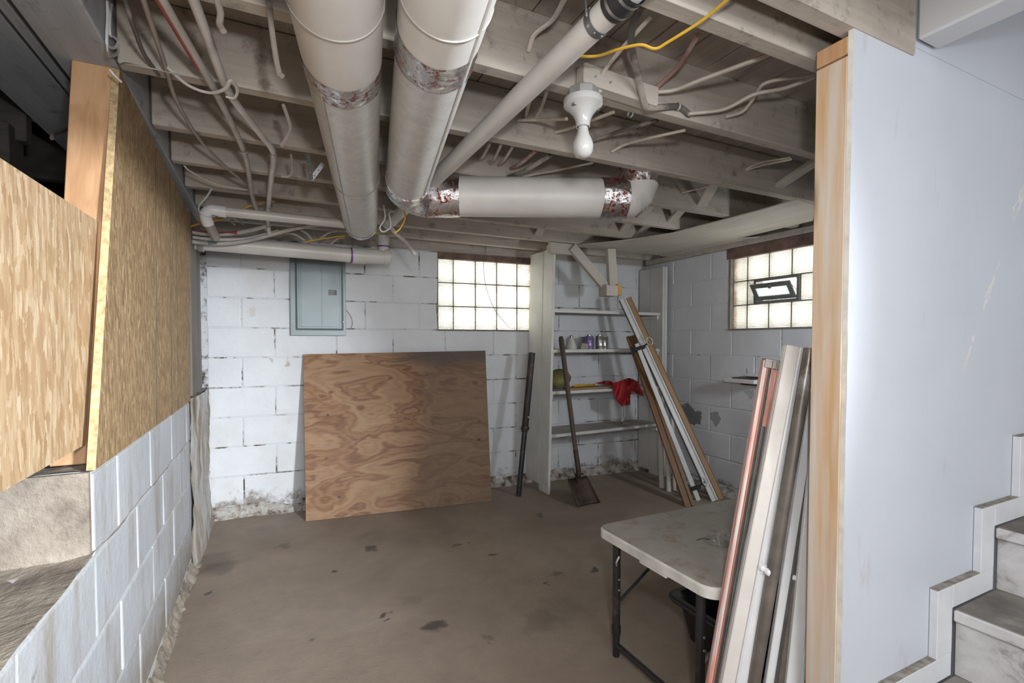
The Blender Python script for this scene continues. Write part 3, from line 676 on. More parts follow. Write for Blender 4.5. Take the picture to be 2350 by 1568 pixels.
jm = bpy.data.meshes.new('joist'); bmx = bbox((-.365, -JW, ZJ), (XR + .1, 0, ZS), .003); bmx.to_mesh(jm); bmx.free(); jm.materials.append(M['joist'])
for i, y_ in enumerate(JY):
    o = link('joist', jm, ceil); o.matrix_basis = Matrix.Translation((0, y_, random.uniform(-.003, .003)))
jn = bpy.data.meshes.new('joist'); bmx = bbox((-.365, -JW, ZJ), (1.56, 0, ZS), .003); bmx.to_mesh(jn); bmx.free(); jn.materials.append(M['joist'])
for y_ in (.36, -.05, -.46):
    o = link('joist', jn, ceil); o.matrix_basis = Matrix.Translation((0, y_, 0))
o = link('joist', jn, ceil); o.matrix_basis = Matrix.Translation((0, .775, .004))
# girder along the low wall and a second dirty beam
obj('girder', bbox((-.515, -.65, ZJ), (-.372, 3.84, ZS), .004), 'girder', ceil)
obj('girder', bbox((-.565, -.65, ZJ + .02), (-.535, 3.84, ZS), .004), 'girder', ceil)
obj('girder', bbox((-.76, -.65, ZJ + .035), (-.58, 3.84, ZS), .004), 'girder', ceil)
cj = bpy.data.meshes.new('crawl_joist'); bmx = bbox((-2.6, -.05, ZJ - .05), (-.77, 0, ZS), .003); bmx.to_mesh(cj); bmx.free(); cj.materials.append(M['crawlwood'])
for y_ in (1.9, 2.4, 2.9, 3.4):
    o = link('crawl_joist', cj, ceil); o.matrix_basis = Matrix.Translation((0, y_, 0))
obj('crawl_beam', bbox((-2.4, 2.6, 1.62), (-.62, 2.68, 1.72), .004), 'crawlwood', ceil)
obj('crawl_beam', bbox((-.95, 2.3, 1.45), (-.80, 2.42, 1.95), .004), 'crawlwood', ceil)
# sill plates on top of the walls
bm = BM(); pts = [BW0 + BWD * -.2 + BWN * -.03 + V((0, 0, WTOP + .003)), BW0 + BWD * (LB + .4) + BWN * -.03 + V((0, 0, WTOP + .003)), BW0 + BWD * (LB + .4) + BWN * -.03 + V((0, 0, ZS + .03)), BW0 + BWD * -.2 + BWN * -.03 + V((0, 0, ZS + .03))]
prism(bm, pts, -BWN, .10); obj('sill_plate', bm, 'joist', ceil)
obj('sill_plate', bbox((XR + .03, -2.3, WTOP + .003), (XR + .16, 3.9, ZS + .02), .003), 'joist', ceil)
obj('sill_plate', bbox((XR - .02, 0.9, WTOP + .003), (XR + .03, 3.6, WTOP + .045), .003), 'joist', ceil)
# cross bridging between joists at the right
for (xa, ya, xb, yb) in [(2.05, 1.74, 2.28, 2.13), (2.36, 1.33, 2.36, 1.70), (2.33, 2.18, 2.40, 2.50), (2.22, 2.55, 2.30, 2.88), (1.75, 2.92, 1.80, 3.24), (2.4, 2.56, 2.46, 2.87), (2.1, 2.19, 2.14, 2.5)]:
    beam('bridging', (xa, ya + .002, ZS - .03), (xb, yb - .002, ZJ + .04), .06, .02, (0, 0, 1), 'brace', ceil)
# stairwell header
hd = ony(2100, 108, .735)
obj('stair_header', bbox((1.565, -1.2, 2.0), (1.665, .730, 2.30), .006), 'header', ceil)

# ------------------------------------------------------------------ stair partition
PX, PY0, PY1 = 1.29, .735, .828
part_w = bpy.data.objects.new('wall_partition', None); col.objects.link(part_w); part_w.location = (PX, PY0, 0); S(part_w)
stl = bbox((PX, PY0 + .013, 0), (PX + .038, PY1 - .002, 1.90), .002)
obj('end_stud', stl, 'stud', part_w)
obj('top_plate', bbox((PX, PY0 + .013, 1.905), (3.1, PY1 - .002, 1.948), .002), 'stud_clean', part_w)
# torn left edge of the drywall
bm = BM(); yl0, yl1 = PY0, PY0 + .0125
edge = []
for i in range(61):
    z_ = 1.985 * i / 60; e = PX + .001
    if z_ < 1.2: e += .006 * abs(noise.noise(V((1, 2, z_ * 9)))) + .003 * abs(noise.noise(V((4, 2, z_ * 40))))
    edge.append((e, z_))
for i in range(60):
    (e0, z0), (e1, z1) = edge[i], edge[i + 1]
    prism(bm, [(e0, yl0, z0), (3.1, yl0, z0), (3.1, yl0, z1), (e1, yl0, z1)], (0, 1, 0), .0125)
bmesh.ops.remove_doubles(bm, verts=bm.verts, dist=.00005)
for f in bm.faces:
    f.normal_update()
    if f.normal.x < -.5 or abs(f.normal.z) > .7: f.material_index = 1
obj('drywall', bm, None, part_w, mats=['drywall', 'gypsum'])
bm = BM(); box(bm, (1.562, PY0, 1.986), (3.16, PY0 + .0125, 3.4)); obj('upper_drywall', bm, 'drywall', part_w)
bm = BM(); box(bm, (1.60, -1.3, zc1), (3.3, -1.2, 3.4)); box(bm, (3.17, -1.2, zc1), (3.3, .735, 3.4)); box(bm, (1.5, -1.2, 2.31), (1.6, .735, 3.4)); box(bm, (1.5, -1.3, 3.4), (3.3, .8, 3.5)); S(obj('wall_stairwell', bm, 'filler'))
bm = BM(); box(bm, (PX + .04, PY1, 0), (3.1, PY1 + .012, 1.95)); obj('back_drywall', bm, 'drywall', part_w)
# ------------------------------------------------------------------ stairs and their stepped skirting
RISE, RUN, XN = .202, .254, 1.548
st = thing('staircase', 'dirty white risers and grey treads of the stairs beside the partition', 'stairs', (XN, .3, 0))
for k in range(1, 7):
    xk = XN + (k - 1) * RUN; zk = k * RISE
    obj('riser', bbox((xk + .012, -.25, zk - RISE + .001), (xk + .03, PY0 - .024, zk - .024), .001), 'riser', st)
    tr_ = obj('tread', bbox((xk + .004, -.25, zk - .022), (xk + RUN + .028, PY0 - .024, zk), .003), 'tread', st)
    obj('nosing', bbox((xk - .008, -.25, zk - .034), (xk + .003, PY0 - .026, zk - .001), .003), 'riser', tr_)
obj('stringer', bbox((XN + .05, -.29, 0), (XN + .09, -.26, .3), .002), 'riser', st)
tr1 = bpy.data.objects.new('trim_2', None); col.objects.link(tr1); tr1.location = (XN, PY0, 0); S(tr1)
ty0 = PY0 - .022; TB = .07
for k in range(0, 7):
    xk = XN + (k - 1) * RUN; zk = k * RISE
    xo = xk - .088      # outer vertical line
    if k > 0:
        obj('trim_upright', bbox((xo, ty0, zk - RISE + TB), (xo + .085, PY0 - .001, zk + TB), .0015), 'trimwhite', tr1)
    a = xo + (.085 if k > 0 else -.25); b = xo + RUN + .084
    pc = obj('trim_level', bbox((a, ty0, zk + .002), (b, PY0 - .001, zk + TB), .0015), 'trimwhite', tr1)
    obj('dust', bbox((a if k == 0 else xo, ty0 + .001, zk + TB), (b, PY0 - .001, zk + TB + .002), 0), 'trimdust', pc)

# ------------------------------------------------------------------ ducts
DR = .089; ZD = 1.858
dd = ray(858, 787); DDIR = V((dd.x, dd.y, 0)).normalized()
def ring_band(name, c, axis, r, wdt, mat, parent, wob=0.0, seg=40):
    """a band round a cylinder, centre c on its axis"""
    q = V(axis).normalized().to_track_quat('Z', 'Y').to_matrix().to_4x4(); q.translation = c
    bm = BM(); rows = 5; rings = []
    for i in range(rows + 1):
        z_ = -wdt / 2 + wdt * i / rows; rr = []
        for j in range(seg):
            a = 2 * math.pi * j / seg
            k = r + (wob * (noise.noise(V((math.cos(a) * 3, math.sin(a) * 3, z_ * 40 + c[0]))) ) if wob else 0)
            zz = z_ + (wob * 2.5 * noise.noise(V((a * 1.3, 2, c[1]))) if wob else 0)
            rr.append(bm.verts.new(q @ V((k * math.cos(a), k * math.sin(a), zz))))
        rings.append(rr)
    for i in range(rows):
        for j in range(seg): bm.faces.new((rings[i][j], rings[i][(j + 1) % seg], rings[i + 1][(j + 1) % seg], rings[i + 1][j]))
    return obj(name, bm, mat, parent, smooth=True)
def hanger(c, axis, r, parent, mat='wire'):
    q = V(axis).normalized().to_track_quat('Z', 'Y').to_matrix(); side = V((axis[1], -axis[0], 0)).normalized()
    pts = [V((c.x, c.y, ZJ + .02)) - side * r * 1.02]
    for j in range(13):
        a = math.pi + math.pi * j / 12; pts.append(c + side * (r * 1.02 * math.cos(a)) + V((0, 0, r * 1.02 * math.sin(a))))
    pts.append(V((c.x, c.y, ZJ + .02)) + side * r * 1.02)
    bm = BM(); tube(bm, pts, .0022, 6, n=3); return obj('hanger_wire', bm, mat, parent, smooth=True)
def cyl(bm, a, b, r, seg=40, caps=True): tube(bm, [a, b], r, seg, caps=caps, straight=True)
# straight run
e1 = onz(828, 550, ZD - DR); e1.z = ZD; n1_ = e1 - DDIR * 3.2
d1 = thing('duct_run', 'long white straight duct ending in foil above the electrical panel', 'duct', (e1.x, e1.y, ZD - DR))
def cut(c0, vpx, upx=800):   # distance along the duct where its underside crosses image row v
    best = 0
    for i in range(400):
        s_ = i * .008; p = c0 - DDIR * s_ - V((0, 0, DR)); d = p - CAM; a = d.dot(fw)
        if a < .1: break
        if CY - F_PX * d.dot(up) / a <= vpx: best = s_; break
    return best
sB = cut(e1, 232); sA = cut(e1, 95); sC = cut(e1, 455)
bm = BM(); cyl(bm, e1 - DDIR * .012, e1 - DDIR * sB, DR); obj('duct_section', bm, 'duct_worn', d1, smooth=True)
bm = BM(); cyl(bm, e1 - DDIR * (sB - .001), n1_, DR * 1.012); obj('duct_section', bm, 'duct', d1, smooth=True)
ring_band('foil_band', e1 - DDIR * sB, DDIR, DR * 1.028, .085, 'foil', d1, .002)
ring_band('foil_end', e1 - DDIR * .02, DDIR, DR * 1.02, .05, 'foil', d1, .001)
sd = V((-DDIR.y, DDIR.x, 0)) * .0
seam = [e1 - DDIR * (.02 + (sB - .04) * i / 6) + V((-DDIR.y, DDIR.x, 0)) * DR * .55 - V((0, 0, DR * .84)) for i in range(7)]
bm = BM(); tube(bm, seam, .0035, 6, straight=True); obj('seam', bm, 'galv', d1)
hanger(e1 - DDIR * sA, DDIR, DR, d1); hanger(e1 - DDIR * sC, DDIR, DR, d1)
# run that turns right
e2 = onz(935, 470, ZD - DR); e2.z = ZD; n2_ = e2 - DDIR * 2.6
h0 = onz(1045, 496, ZD - DR); h0.z = ZD; h1 = onz(1392, 500, ZD - DR); h1.z = ZD; HD = (h1 - h0).normalized()
d2 = thing('duct_run', 'white duct with foil elbow turning right under the joists', 'duct', (e2.x, e2.y, ZD - DR))
tB = cut(e2, 190); tA = cut(e2, 98)
bm = BM(); cyl(bm, e2 - DDIR * .03, e2 - DDIR * tB, DR); obj('duct_section', bm, 'duct_worn', d2, smooth=True)
bm = BM(); cyl(bm, e2 - DDIR * (tB - .001), n2_, DR * 1.012); obj('duct_section', bm, 'duct', d2, smooth=True)
ring_band('foil_band', e2 - DDIR * tB, DDIR, DR * 1.03, .10, 'foil', d2, .003)
side2 = V((DDIR.y, -DDIR.x, 0))
seam = [e2 - DDIR * (.02 + 1.6 * i / 8) + side2 * DR * .72 - V((0, 0, DR * .72)) for i in range(9)]
bm = BM(); tube(bm, seam, .004, 6, straight=True); obj('seam', bm, 'duct', d2)
hanger(e2 - DDIR * tA, DDIR, DR, d2)
# foil elbow
bm = BM(); ctl = [e2 - DDIR * .06, e2 - DDIR * .01, e2 + DDIR * .055 + HD * .005, (e2 + DDIR * .10) * .5 + (h0 - HD * .10) * .5 + DDIR * .03, h0 - HD * .10 + DDIR * .012, h0 - HD * .03, h0 + HD * .02]
tube(bm, ctl, DR * 1.03, 36, n=5)
for v_ in bm.verts: v_.co += V((noise.noise(v_.co * 30), noise.noise(v_.co * 30 + V((5, 0, 0))), noise.noise(v_.co * 30 + V((0, 5, 0))))) * .004
obj('foil_elbow', bm, 'foil', d2, smooth=True)
ring_band('elbow_rib', e2 + DDIR * .012, DDIR, DR * 1.065, .012, 'galv', d2)
bm = BM(); cyl(bm, h0, h1, DR); obj('duct_section', bm, 'duct', d2, smooth=True)
ring_band('foil_band', h1 + HD * .03, HD, DR * 1.03, .12, 'foil', d2, .003)
UPD = V((HD.y * -.35, HD.x * .55, .75)).normalized()
# ribbed end elbow rising into the joist bay
el = [h1 + HD * .06, h1 + HD * .10, h1 + HD * .135 + V((0, 0, .03)), h1 + HD * .15 + V((0, 0, .075)), h1 + HD * .15 + V((0, 0, .11))]
bm = BM(); tube(bm, el, DR * 1.0, 36, straight=True); obj('end_elbow', bm, 'duct', d2, smooth=False)
for f_ in (.3, .62): ring_band('elbow_rib', el[1] * (1 - f_) + el[2] * f_, el[2] - el[1], DR * 1.01, .006, 'duct', d2)
bm = BM(); tube(bm, [el[4] - V((0, 0, .05)), el[4], el[4] + V((0, 0, .05)), el[4] + V((0, 0, .12))], DR * 1.04, 30, n=4)
for v_ in bm.verts: v_.co += V((noise.noise(v_.co * 22), noise.noise(v_.co * 22 + V((5, 0, 0))), noise.noise(v_.co * 22 + V((0, 5, 0))))) * .006
obj('foil_collar', bm, 'foil', d2, smooth=True)

# ------------------------------------------------------------------ plastic drain pipes
p_a = onz(1455, -30, 1.917); p_b = onz(890, 515, 1.895)
pd = (p_b - p_a).normalized()
pv = thing('drain_pipe', 'white plastic drain pipe crossing diagonally below the joists', 'pipe', (p_b.x, p_b.y, p_b.z))
bm = BM(); tube(bm, [p_a - pd * .2, p_b], .030, 28, straight=True, radii=[.030, .033]); obj('pipe', bm, 'pvc', pv, smooth=True)
def along(u): # distance along the pipe at image column u
    best, bd = 0, 1e9
    for i in range(600):
        p = p_a + pd * (i * .004 - .3); d = p - CAM; a = d.dot(fw); uu = CX + F_PX * d.dot(rt) / a
        if abs(uu - u) < bd: bd, best = abs(uu - u), i * .004 - .3
    return best
c = p_a + pd * along(1372)
ring_band('perforated_strap', c, pd, .0325, .022, 'strap', pv)
for j in range(7):
    a = math.pi * (.15 + 1.25 * j / 6); q = pd.to_track_quat('Z', 'Y').to_matrix().to_4x4(); q.translation = c
    bm = BM(); lathe(bm, [(.0035, -.001), (.0035, .0008)], q @ Matrix.Rotation(a - math.pi * .75, 4, 'Z') @ Matrix.Translation((.0327, 0, 0)) @ Matrix.Rotation(R(90), 4, 'Y'), 8); obj('strap_hole', bm, 'screw', pv)
bm = BM(); tube(bm, [c + V((-.03, .0, .0)), c + V((-.034, 0, .03)), V((c.x - .03, c.y + .02, ZS))], .003, 6); obj('strap_tail', bm, 'strap', pv)
c = p_a + pd * along(1430)
ring_band('rubber_coupling', c, pd, .0345, .07, 'rubber', pv)
ring_band('hose_clamp', c + pd * .018, pd, .0355, .008, 'screw', pv); ring_band('hose_clamp', c - pd * .018, pd, .0355, .008, 'screw', pv)
# lower drain along the back wall
q0 = ony(436, 566, 3.30); q1 = ony(806, 586, 3.30); q2 = ony(898, 590, 3.30); q0.z = q1.z + .012
lp = thing('drain_pipe', 'thick horizontal white drain pipe with purple joint above the electrical panel', 'pipe', (q1.x, q1.y, q1.z))
bm = BM(); cyl(bm, q0, q1, .046, 28); obj('pipe', bm, 'pvc', lp, smooth=True)
ring_band('primer_ring', q1, q1 - q0, .0475, .012, 'primer', lp)
bm = BM(); hd_ = (q2 - q1).normalized(); cyl(bm, q1 + hd_ * .004, q1 + hd_ * .085, .052, 28); cyl(bm, q1 + hd_ * .075, q2 - hd_ * .04, .048, 28); obj('tee_fitting', bm, 'pvc', lp, smooth=True)
bm = BM(); cyl(bm, q2 - hd_ * .05, q2 - hd_ * .012, .053, 28); cyl(bm, q2 - hd_ * .014, q2, .030, 6); obj('cleanout_cap', bm, 'pvc', lp, smooth=True)
tq = ony(880, 560, 3.30); bm = BM(); cyl(bm, V((tq.x, tq.y, q2.z)), V((tq.x, tq.y, 1.89)), .036, 24); obj('riser_pipe', bm, 'pvc', lp, smooth=True)
ring_band('primer_ring', V((tq.x, tq.y, 1.82)), (0, 0, 1), .038, .010, 'primer', lp)
bm = BM(); lathe(bm, [(.050, 0), (.054, .01), (.054, .03), (.05, .034)], Matrix.Translation(q0 + (q1 - q0).normalized() * .035) @ (q1 - q0).normalized().to_track_quat('Z', 'Y').to_matrix().to_4x4(), 28); obj('pipe_clamp', bm, 'galv', lp, smooth=True)
# small drain above it
r0 = onz(507, 485, 1.845); r1 = onz(800, 515, 1.845)
r1 = r0 + (r1 - r0) * 1.08
sp_ = thing('drain_pipe', 'thin white drain pipe with elbow at its left end passing behind the straight duct', 'pipe', (r0.x, r0.y, r0.z))
bm = BM(); cyl(bm, r0, r1, .024, 24); obj('pipe', bm, 'pvc', sp_, smooth=True)
rd = (r1 - r0).normalized()
bm = BM(); cyl(bm, r0 - rd * .012, r0 + rd * .022, .0285, 24); obj('collar', bm, 'pvc_white', sp_, smooth=True)
bm = BM(); tube(bm, [r0, r0 - rd * .045, r0 - rd * .068 + V((.0, .02, -.025)), r0 - rd * .06 + V((.0, .05, -.06))], .027, 22, n=6); obj('elbow', bm, 'pvc_white', sp_, smooth=True)
bm = BM(); a = r0 - rd * .06 + V((.0, .045, -.055)); tube(bm, [a, a + V((.02, .13, -.045))], .024, 20, straight=True); obj('branch', bm, 'browncable', sp_, smooth=True)
c = r0 - rd * .055
pts = [c + V((0.02, -.01, .105)), c + V((-.005, -.005, .06)), c + V((-.036, 0, .015)), c + V((-.034, .0, -.018)), c + V((-.005, -.002, -.034)), c + V((.03, 0, -.03))]
bm = BM(); tube(bm, pts, .011, 8, flat=.15); obj('hook_strap', bm, 'whitepaint', sp_, smooth=True)

# ------------------------------------------------------------------ service cables on the left
def cable(name, label, pts, r, mat, cat='cable', flat=1.0, group=None, sides=10):
    P = [p if isinstance(p, Vector) else onz(*p) for p in pts]
    bm = BM(); tube(bm, P, r, sides, flat=flat)
    o = obj(name, bm, mat, None, smooth=True); return tag(o, label, cat, group), P
ca, PA = cable('service_cable', 'thick grey cable nearer the low wall, painted red at its top', [(330, -70, 1.935), (372, 0, 1.935), (436, 110, 1.935), (499, 220, 1.935), (558, 344, 1.935), (572, 406, 1.93), (582, 461, 1.92), (610, 527, 1.86)], .0105, 'conduit')
cb, PB = cable('service_cable', 'thick grey cable on the right of the pair bundled on the left joists', [(415, -70, 1.935), (444, 0, 1.935), (481, 98, 1.935), (517, 196, 1.935), (545, 242, 1.935), (599, 310, 1.935), (627, 351, 1.93), (623, 403, 1.925), (616, 472, 1.90), (615, 515, 1.86), ony(619, 541, 3.14)], .0115, 'conduit_pale')
bm = BM(); tube(bm, [PA[0], PA[1], PA[2], PA[2] + (PA[3] - PA[2]) * .35], .0108, 10, flat=1.0)
for v_ in bm.verts: v_.co += V((-.004, 0, 0))
obj('red_paint', bm, 'redcable', ca, smooth=True)
cc_, PC = cable('service_cable', 'red topped grey cable curving out of the wall above the white drain', [ony(430, 531, 3.2), ony(470, 537, 3.2), ony(520, 538, 3.2), ony(570, 530, 3.18), ony(612, 519, 3.12)], .0115, 'conduit')
bm = BM(); tube(bm, [PC[0] + V((0, .0, .004)), PC[1] + V((0, .0, .004)), PC[2] + V((0, 0, .0035)), (PC[2] + PC[3]) * .5], .0112, 10); obj('red_stripe', bm, 'redcable', cc_, smooth=True)
cable('service_cable', 'pale cable in the middle of the three leaving the grey wall board', [ony(430, 543, 3.21), ony(480, 549, 3.21), ony(530, 550, 3.21), ony(575, 546, 3.21), ony(640, 530, 3.2)], .0085, 'conduit_pale')
cd_, PD = cable('service_cable', 'grey cable with blue tape sweeping right above the thick white drain', [ony(430, 553, 3.2), ony(478, 559, 3.2), ony(530, 558, 3.19), ony(580, 550, 3.18), ony(625, 538, 3.17), ony(680, 524, 3.15), ony(735, 514, 3.12), ony(790, 502, 3.08)], .0115, 'conduit')
bm = BM(); d_ = PD[2] - PD[1]; tube(bm, [PD[1] + d_ * .0, PD[1] + d_ * .4], .0118, 12, straight=True); obj('blue_tape', bm, plain and 'panelgrey', cd_, smooth=True)
cable('service_cable', 'grey cable end dangling beside the drain riser left of the glass block window', [(890, 510, 1.83), (905, 532, 1.80), (930, 555, 1.74), (948, 578, 1.67), (955, 585, 1.655)], .011, 'conduit')
cable('branch_cable', 'dusty brown cable looping down the joists left of the thick pair', [(318, -40, 1.945), (329, 0, 1.945), (379, 151, 1.945), (406, 234, 1.94), (461, 324, 1.945), (517, 382, 1.94), (565, 422, 1.94)], .006, 'browncable')
cable('branch_cable', 'black cable running beside the girder at the upper left', [(275, -40, 1.95), (286, 0, 1.95), (324, 110, 1.95), (345, 145, 1.952), (365, 172, 1.953)], .005, 'nm_dark')
cable('branch_cable', 'orange ended cable crossing in front of the thin drain', [(434, 521, 1.80), (465, 511, 1.82), (500, 505, 1.84), (540, 487, 1.88), (585, 468, 1.93), (630, 462, 1.945)], .0055, 'orange')
cable('branch_cable', 'sagging thin cable between the last two left joists', [(422, 380, 1.955), (440, 395, 1.94), (500, 424, 1.93), (570, 436, 1.94)], .004, 'nm')
# saddle clamps and tie straps
for (P_, k, lab) in ((PA, 4, 'small white clamp on the left thick cable'), (PB, 6, 'small white clamp on the right thick cable')):
    o = ring_band('cable_clamp', P_[k], (P_[k + 1] - P_[k - 1]), .0145, .012, 'porcelain', None); tag(o, lab, 'clamp', 'cable clamps')
for (P_, k, lab) in ((PB, 8, 'upper pale tie round the right thick cable'), (PB, 9, 'lower pale tie where the two thick cables meet')):
    o = ring_band('cable_tie', P_[k], (P_[k] - P_[k - 1]), .0165, .010, 'wire', None); tag(o, lab, 'cable tie')
c = (PA[3] + PB[3]) * .5
cable('tie_strap', 'loose white strap tied round both thick cables', [onz(378, 150, 1.945), onz(430, 195, 1.925), onz(480, 213, 1.92), onz(515, 205, 1.918), onz(530, 185, 1.93), onz(545, 205, 1.93), onz(538, 225, 1.918), onz(518, 222, 1.918)], .0055, 'conduit_pale', 'strap', .6)
# flat sheathed cables in the joist bays
def bay(name, label, pts, r, mat, cat='cable', flat=.55):
    P = [ony(u, v, y) for (u, v, y) in pts]; bm = BM(); tube(bm, P, r * 1.18, 8, flat=min(1.0, flat * 1.5)); return tag(obj(name, bm, mat, None, smooth=True), label, cat)
yA, yB_, yC = JY[1] - JW - .006, JY[2] - JW - .006, JY[3] - JW - .006
bay('sheathed_cable', 'thick black and grey cable dropping beside the lamp and turning right', [(1478, 5, .97), (1472, 17, .98), (1451, 62, 1.04), (1450, 110, 1.09), (1465, 179, 1.17), (1479, 238, 1.225), (1493, 248, 1.245), (1555, 245, 1.262), (1584, 264, 1.262)], .0085, 'nm_dark', flat=.9)
bay('sheathed_cable', 'white flat cable sweeping right from the end of the black one to the post', [(1580, 262, 1.255), (1662, 251, 1.22), (1730, 217, 1.14), (1799, 203, 1.09), (1868, 178, 1.03)], .0062, 'nm')
bay('sheathed_cable', 'upper white flat cable with a kink running to the post', [(1665, 269, 1.262), (1706, 255, 1.23), (1734, 220, 1.18), (1761, 189, 1.12), (1868, 172, 1.05)], .0062, 'nm')
bay('sheathed_cable', 'pale flat cable rising right from the wooden block by the lamp', [(1496, 213, 1.262), (1548, 207, 1.22), (1610, 183, 1.13), (1737, 136, .99), (1800, 110, .96)], .0065, 'nm')
bay('sheathed_cable', 'reddish flat cable climbing steeply behind the yellow one', [(1500, 207, 1.262), (1530, 180, 1.22), (1555, 155, 1.17), (1575, 125, 1.10), (1602, 80, 1.00)], .0065, 'nm_red')
bay('sheathed_cable', 'kinked cable feeding the lamp box from above', [(1495, 36, .99), (1414, 127, 1.15), (1383, 172, 1.22), (1386, 200, 1.245), (1362, 216, 1.235)], .0055, 'nm')
cable('sheathed_cable', 'bright yellow cable waving across the joists above the lamp', [(1310, 128, 1.94), (1369, 129, 1.94), (1417, 114, 1.925), (1469, 103, 1.92), (1503, 112, 1.915), (1534, 96, 1.92), (1610, 48, 1.93), (1668, 0, 1.935), (1710, -40, 1.94)], .0048, 'yellow', flat=.7)
bay('sheathed_cable', 'short white cable under the second joist, right of the bulb', [(1403, 349, yB_), (1438, 331, 1.63), (1500, 315, 1.48), (1572, 299, 1.36)], .006, 'nm')
bay('sheathed_cable', 'grimy cable passing just behind the bulb', [(1345, 330, yB_), (1390, 313, 1.62), (1438, 296, 1.50), (1508, 277, 1.36)], .007, 'nm_dark')
bay('sheathed_cable', 'upper of two thin cables near the post below the second joist', [(1713, 388, yB_), (1748, 373, 1.6), (1812, 362, 1.40)], .0045, 'nm')
bay('sheathed_cable', 'lower of two thin cables near the post below the second joist', [(1713, 391, yB_), (1752, 379, 1.6), (1815, 366, 1.40)], .0045, 'nm')
bay('sheathed_cable', 'thin cable beside the bridging under the third joist', [(1565, 443, yC), (1600, 434, 2.0), (1640, 424, 1.80)], .0055, 'nm')
bay('sheathed_cable', 'horizontal white cable left of the lamp socket', [(1189, 276, yB_), (1240, 275, 1.6), (1300, 273, 1.42)], .006, 'nm')
bay('sheathed_cable', 'thin cable hooking down left of the lamp, nearer the diagonal pipe', [(1206, 273, yB_), (1211, 250, 1.6), (1219, 222, 1.42)], .0055, 'nm')
bay('sheathed_cable', 'thin cable hooking down left of the lamp, nearer the socket', [(1230, 270, yB_), (1243, 245, 1.6), (1256, 208, 1.42)], .0055, 'nm')
bay('sheathed_cable', 'white cable slanting behind the lamp socket', [(1275, 304, yB_), (1313, 293, 1.6), (1408, 257, 1.37)], .006, 'nm')
bay('sheathed_cable', 'loose cable curling off the first joist above the diagonal pipe', [(1300, -15, 1.0), (1294, 0, 1.03), (1268, 45, 1.15), (1227, 79, 1.22), (1213, 117, yA)], .006, 'nm')
for i, ((u0, v0), (u1, v1), mt, rr, lab) in enumerate([((1099, 368), (1125, 328), 'nm', .0055, 'leftmost short cable curling out beside the diagonal pipe'), ((1125, 376), (1151, 330), 'nm', .0055, 'middle short cable curling out beside the diagonal pipe'), ((1144, 380), (1178, 334), 'nm', .0055, 'third short cable curling out beside the diagonal pipe'),
        ((1172, 387), (1230, 345), 'nm_red', .007, 'short red cable above the horizontal duct'), ((1165, 407), (1262, 357), 'nm_dark', .0085, 'thick black cable end above the horizontal duct')]):
    bay('sheathed_cable', lab, [(u0, v0, yC), ((u0 * .6 + u1 * .4), (v0 * .6 + v1 * .4) + 5, 2.0), (u1, v1, 1.79)], rr, mt, flat=.7)
bay('sheathed_cable', 'long thin cable arching over the horizontal duct below the bulb', [(1199, 406, yC), (1285, 390, 2.0), (1362, 373, 1.80)], .005, 'nm')
bay('bent_cable', 'single bent cable hanging from the first joist left of the straight duct', [(612, -20, 1.30), (618, 10, 1.268), (622, 50, 1.262), (630, 110, 1.262), (640, 165, 1.255), (648, 175, 1.25)], .0055, 'browncable')
bay('bent_cable', 'small frayed cable end on the first joist near the red cable', [(498, 0, 1.262), (506, 30, 1.262), (504, 55, 1.26), (513, 72, 1.25)], .006, 'browncable')
bay('bent_cable', 'twisted cable end on the second joist left of the straight duct', [(650, 240, 1.685), (662, 275, 1.685), (666, 297, 1.68), (655, 320, 1.67), (646, 335, 1.66)], .005, 'browncable')
bay('bent_cable', 'thin wire loop hanging on the fourth joist behind the thick cables', [(668, 355, 2.12), (671, 390, 2.115), (662, 405, 2.11), (645, 405, 2.115)], .004, 'browncable')
# perforated strap pieces
o = thing('perforated_strap', 'bent perforated steel strap dangling left of the straight duct', 'strap', tuple(ony(715, 380, 2.11)))
for (a, b) in (((706, 352), (714, 412)), ((714, 412), (742, 375))):
    beam('strap_leg', ony(a[0], a[1], 2.10), ony(b[0], b[1], 2.09), .016, .0015, (0, 1, 0), 'strap', o, 0)
for (u, v) in ((707, 362), (709, 378), (712, 396), (722, 403), (731, 391)):
    p = ony(u, v, 2.086); bm = BM(); lathe(bm, [(.0028, -.0006), (.0028, .0006)], Matrix.Translation(p) @ Matrix.Rotation(R(90), 4, 'X'), 8); obj('hole', bm, 'screw', o)
# thin wire hanging in front of the window
cable('thin_wire', 'thin black wire hanging across the left glass block window', [ony(1121, 545, 3.66), ony(1112, 590, 3.66), ony(1110, 620, 3.67), ony(1117, 665, 3.68), ony(1135, 710, 3.69), ony(1158, 740, 3.69), ony(1169, 752, 3.69)], .0022, 'nm_dark', 'wire')
cable('thin_wire', 'thin wire stapled along the last joist above the left window', [ony(1120, 550, 3.55), ony(1150, 553, 3.55), ony(1175, 551, 3.55), ony(1240, 556, 3.55)], .003, 'nm', 'wire')
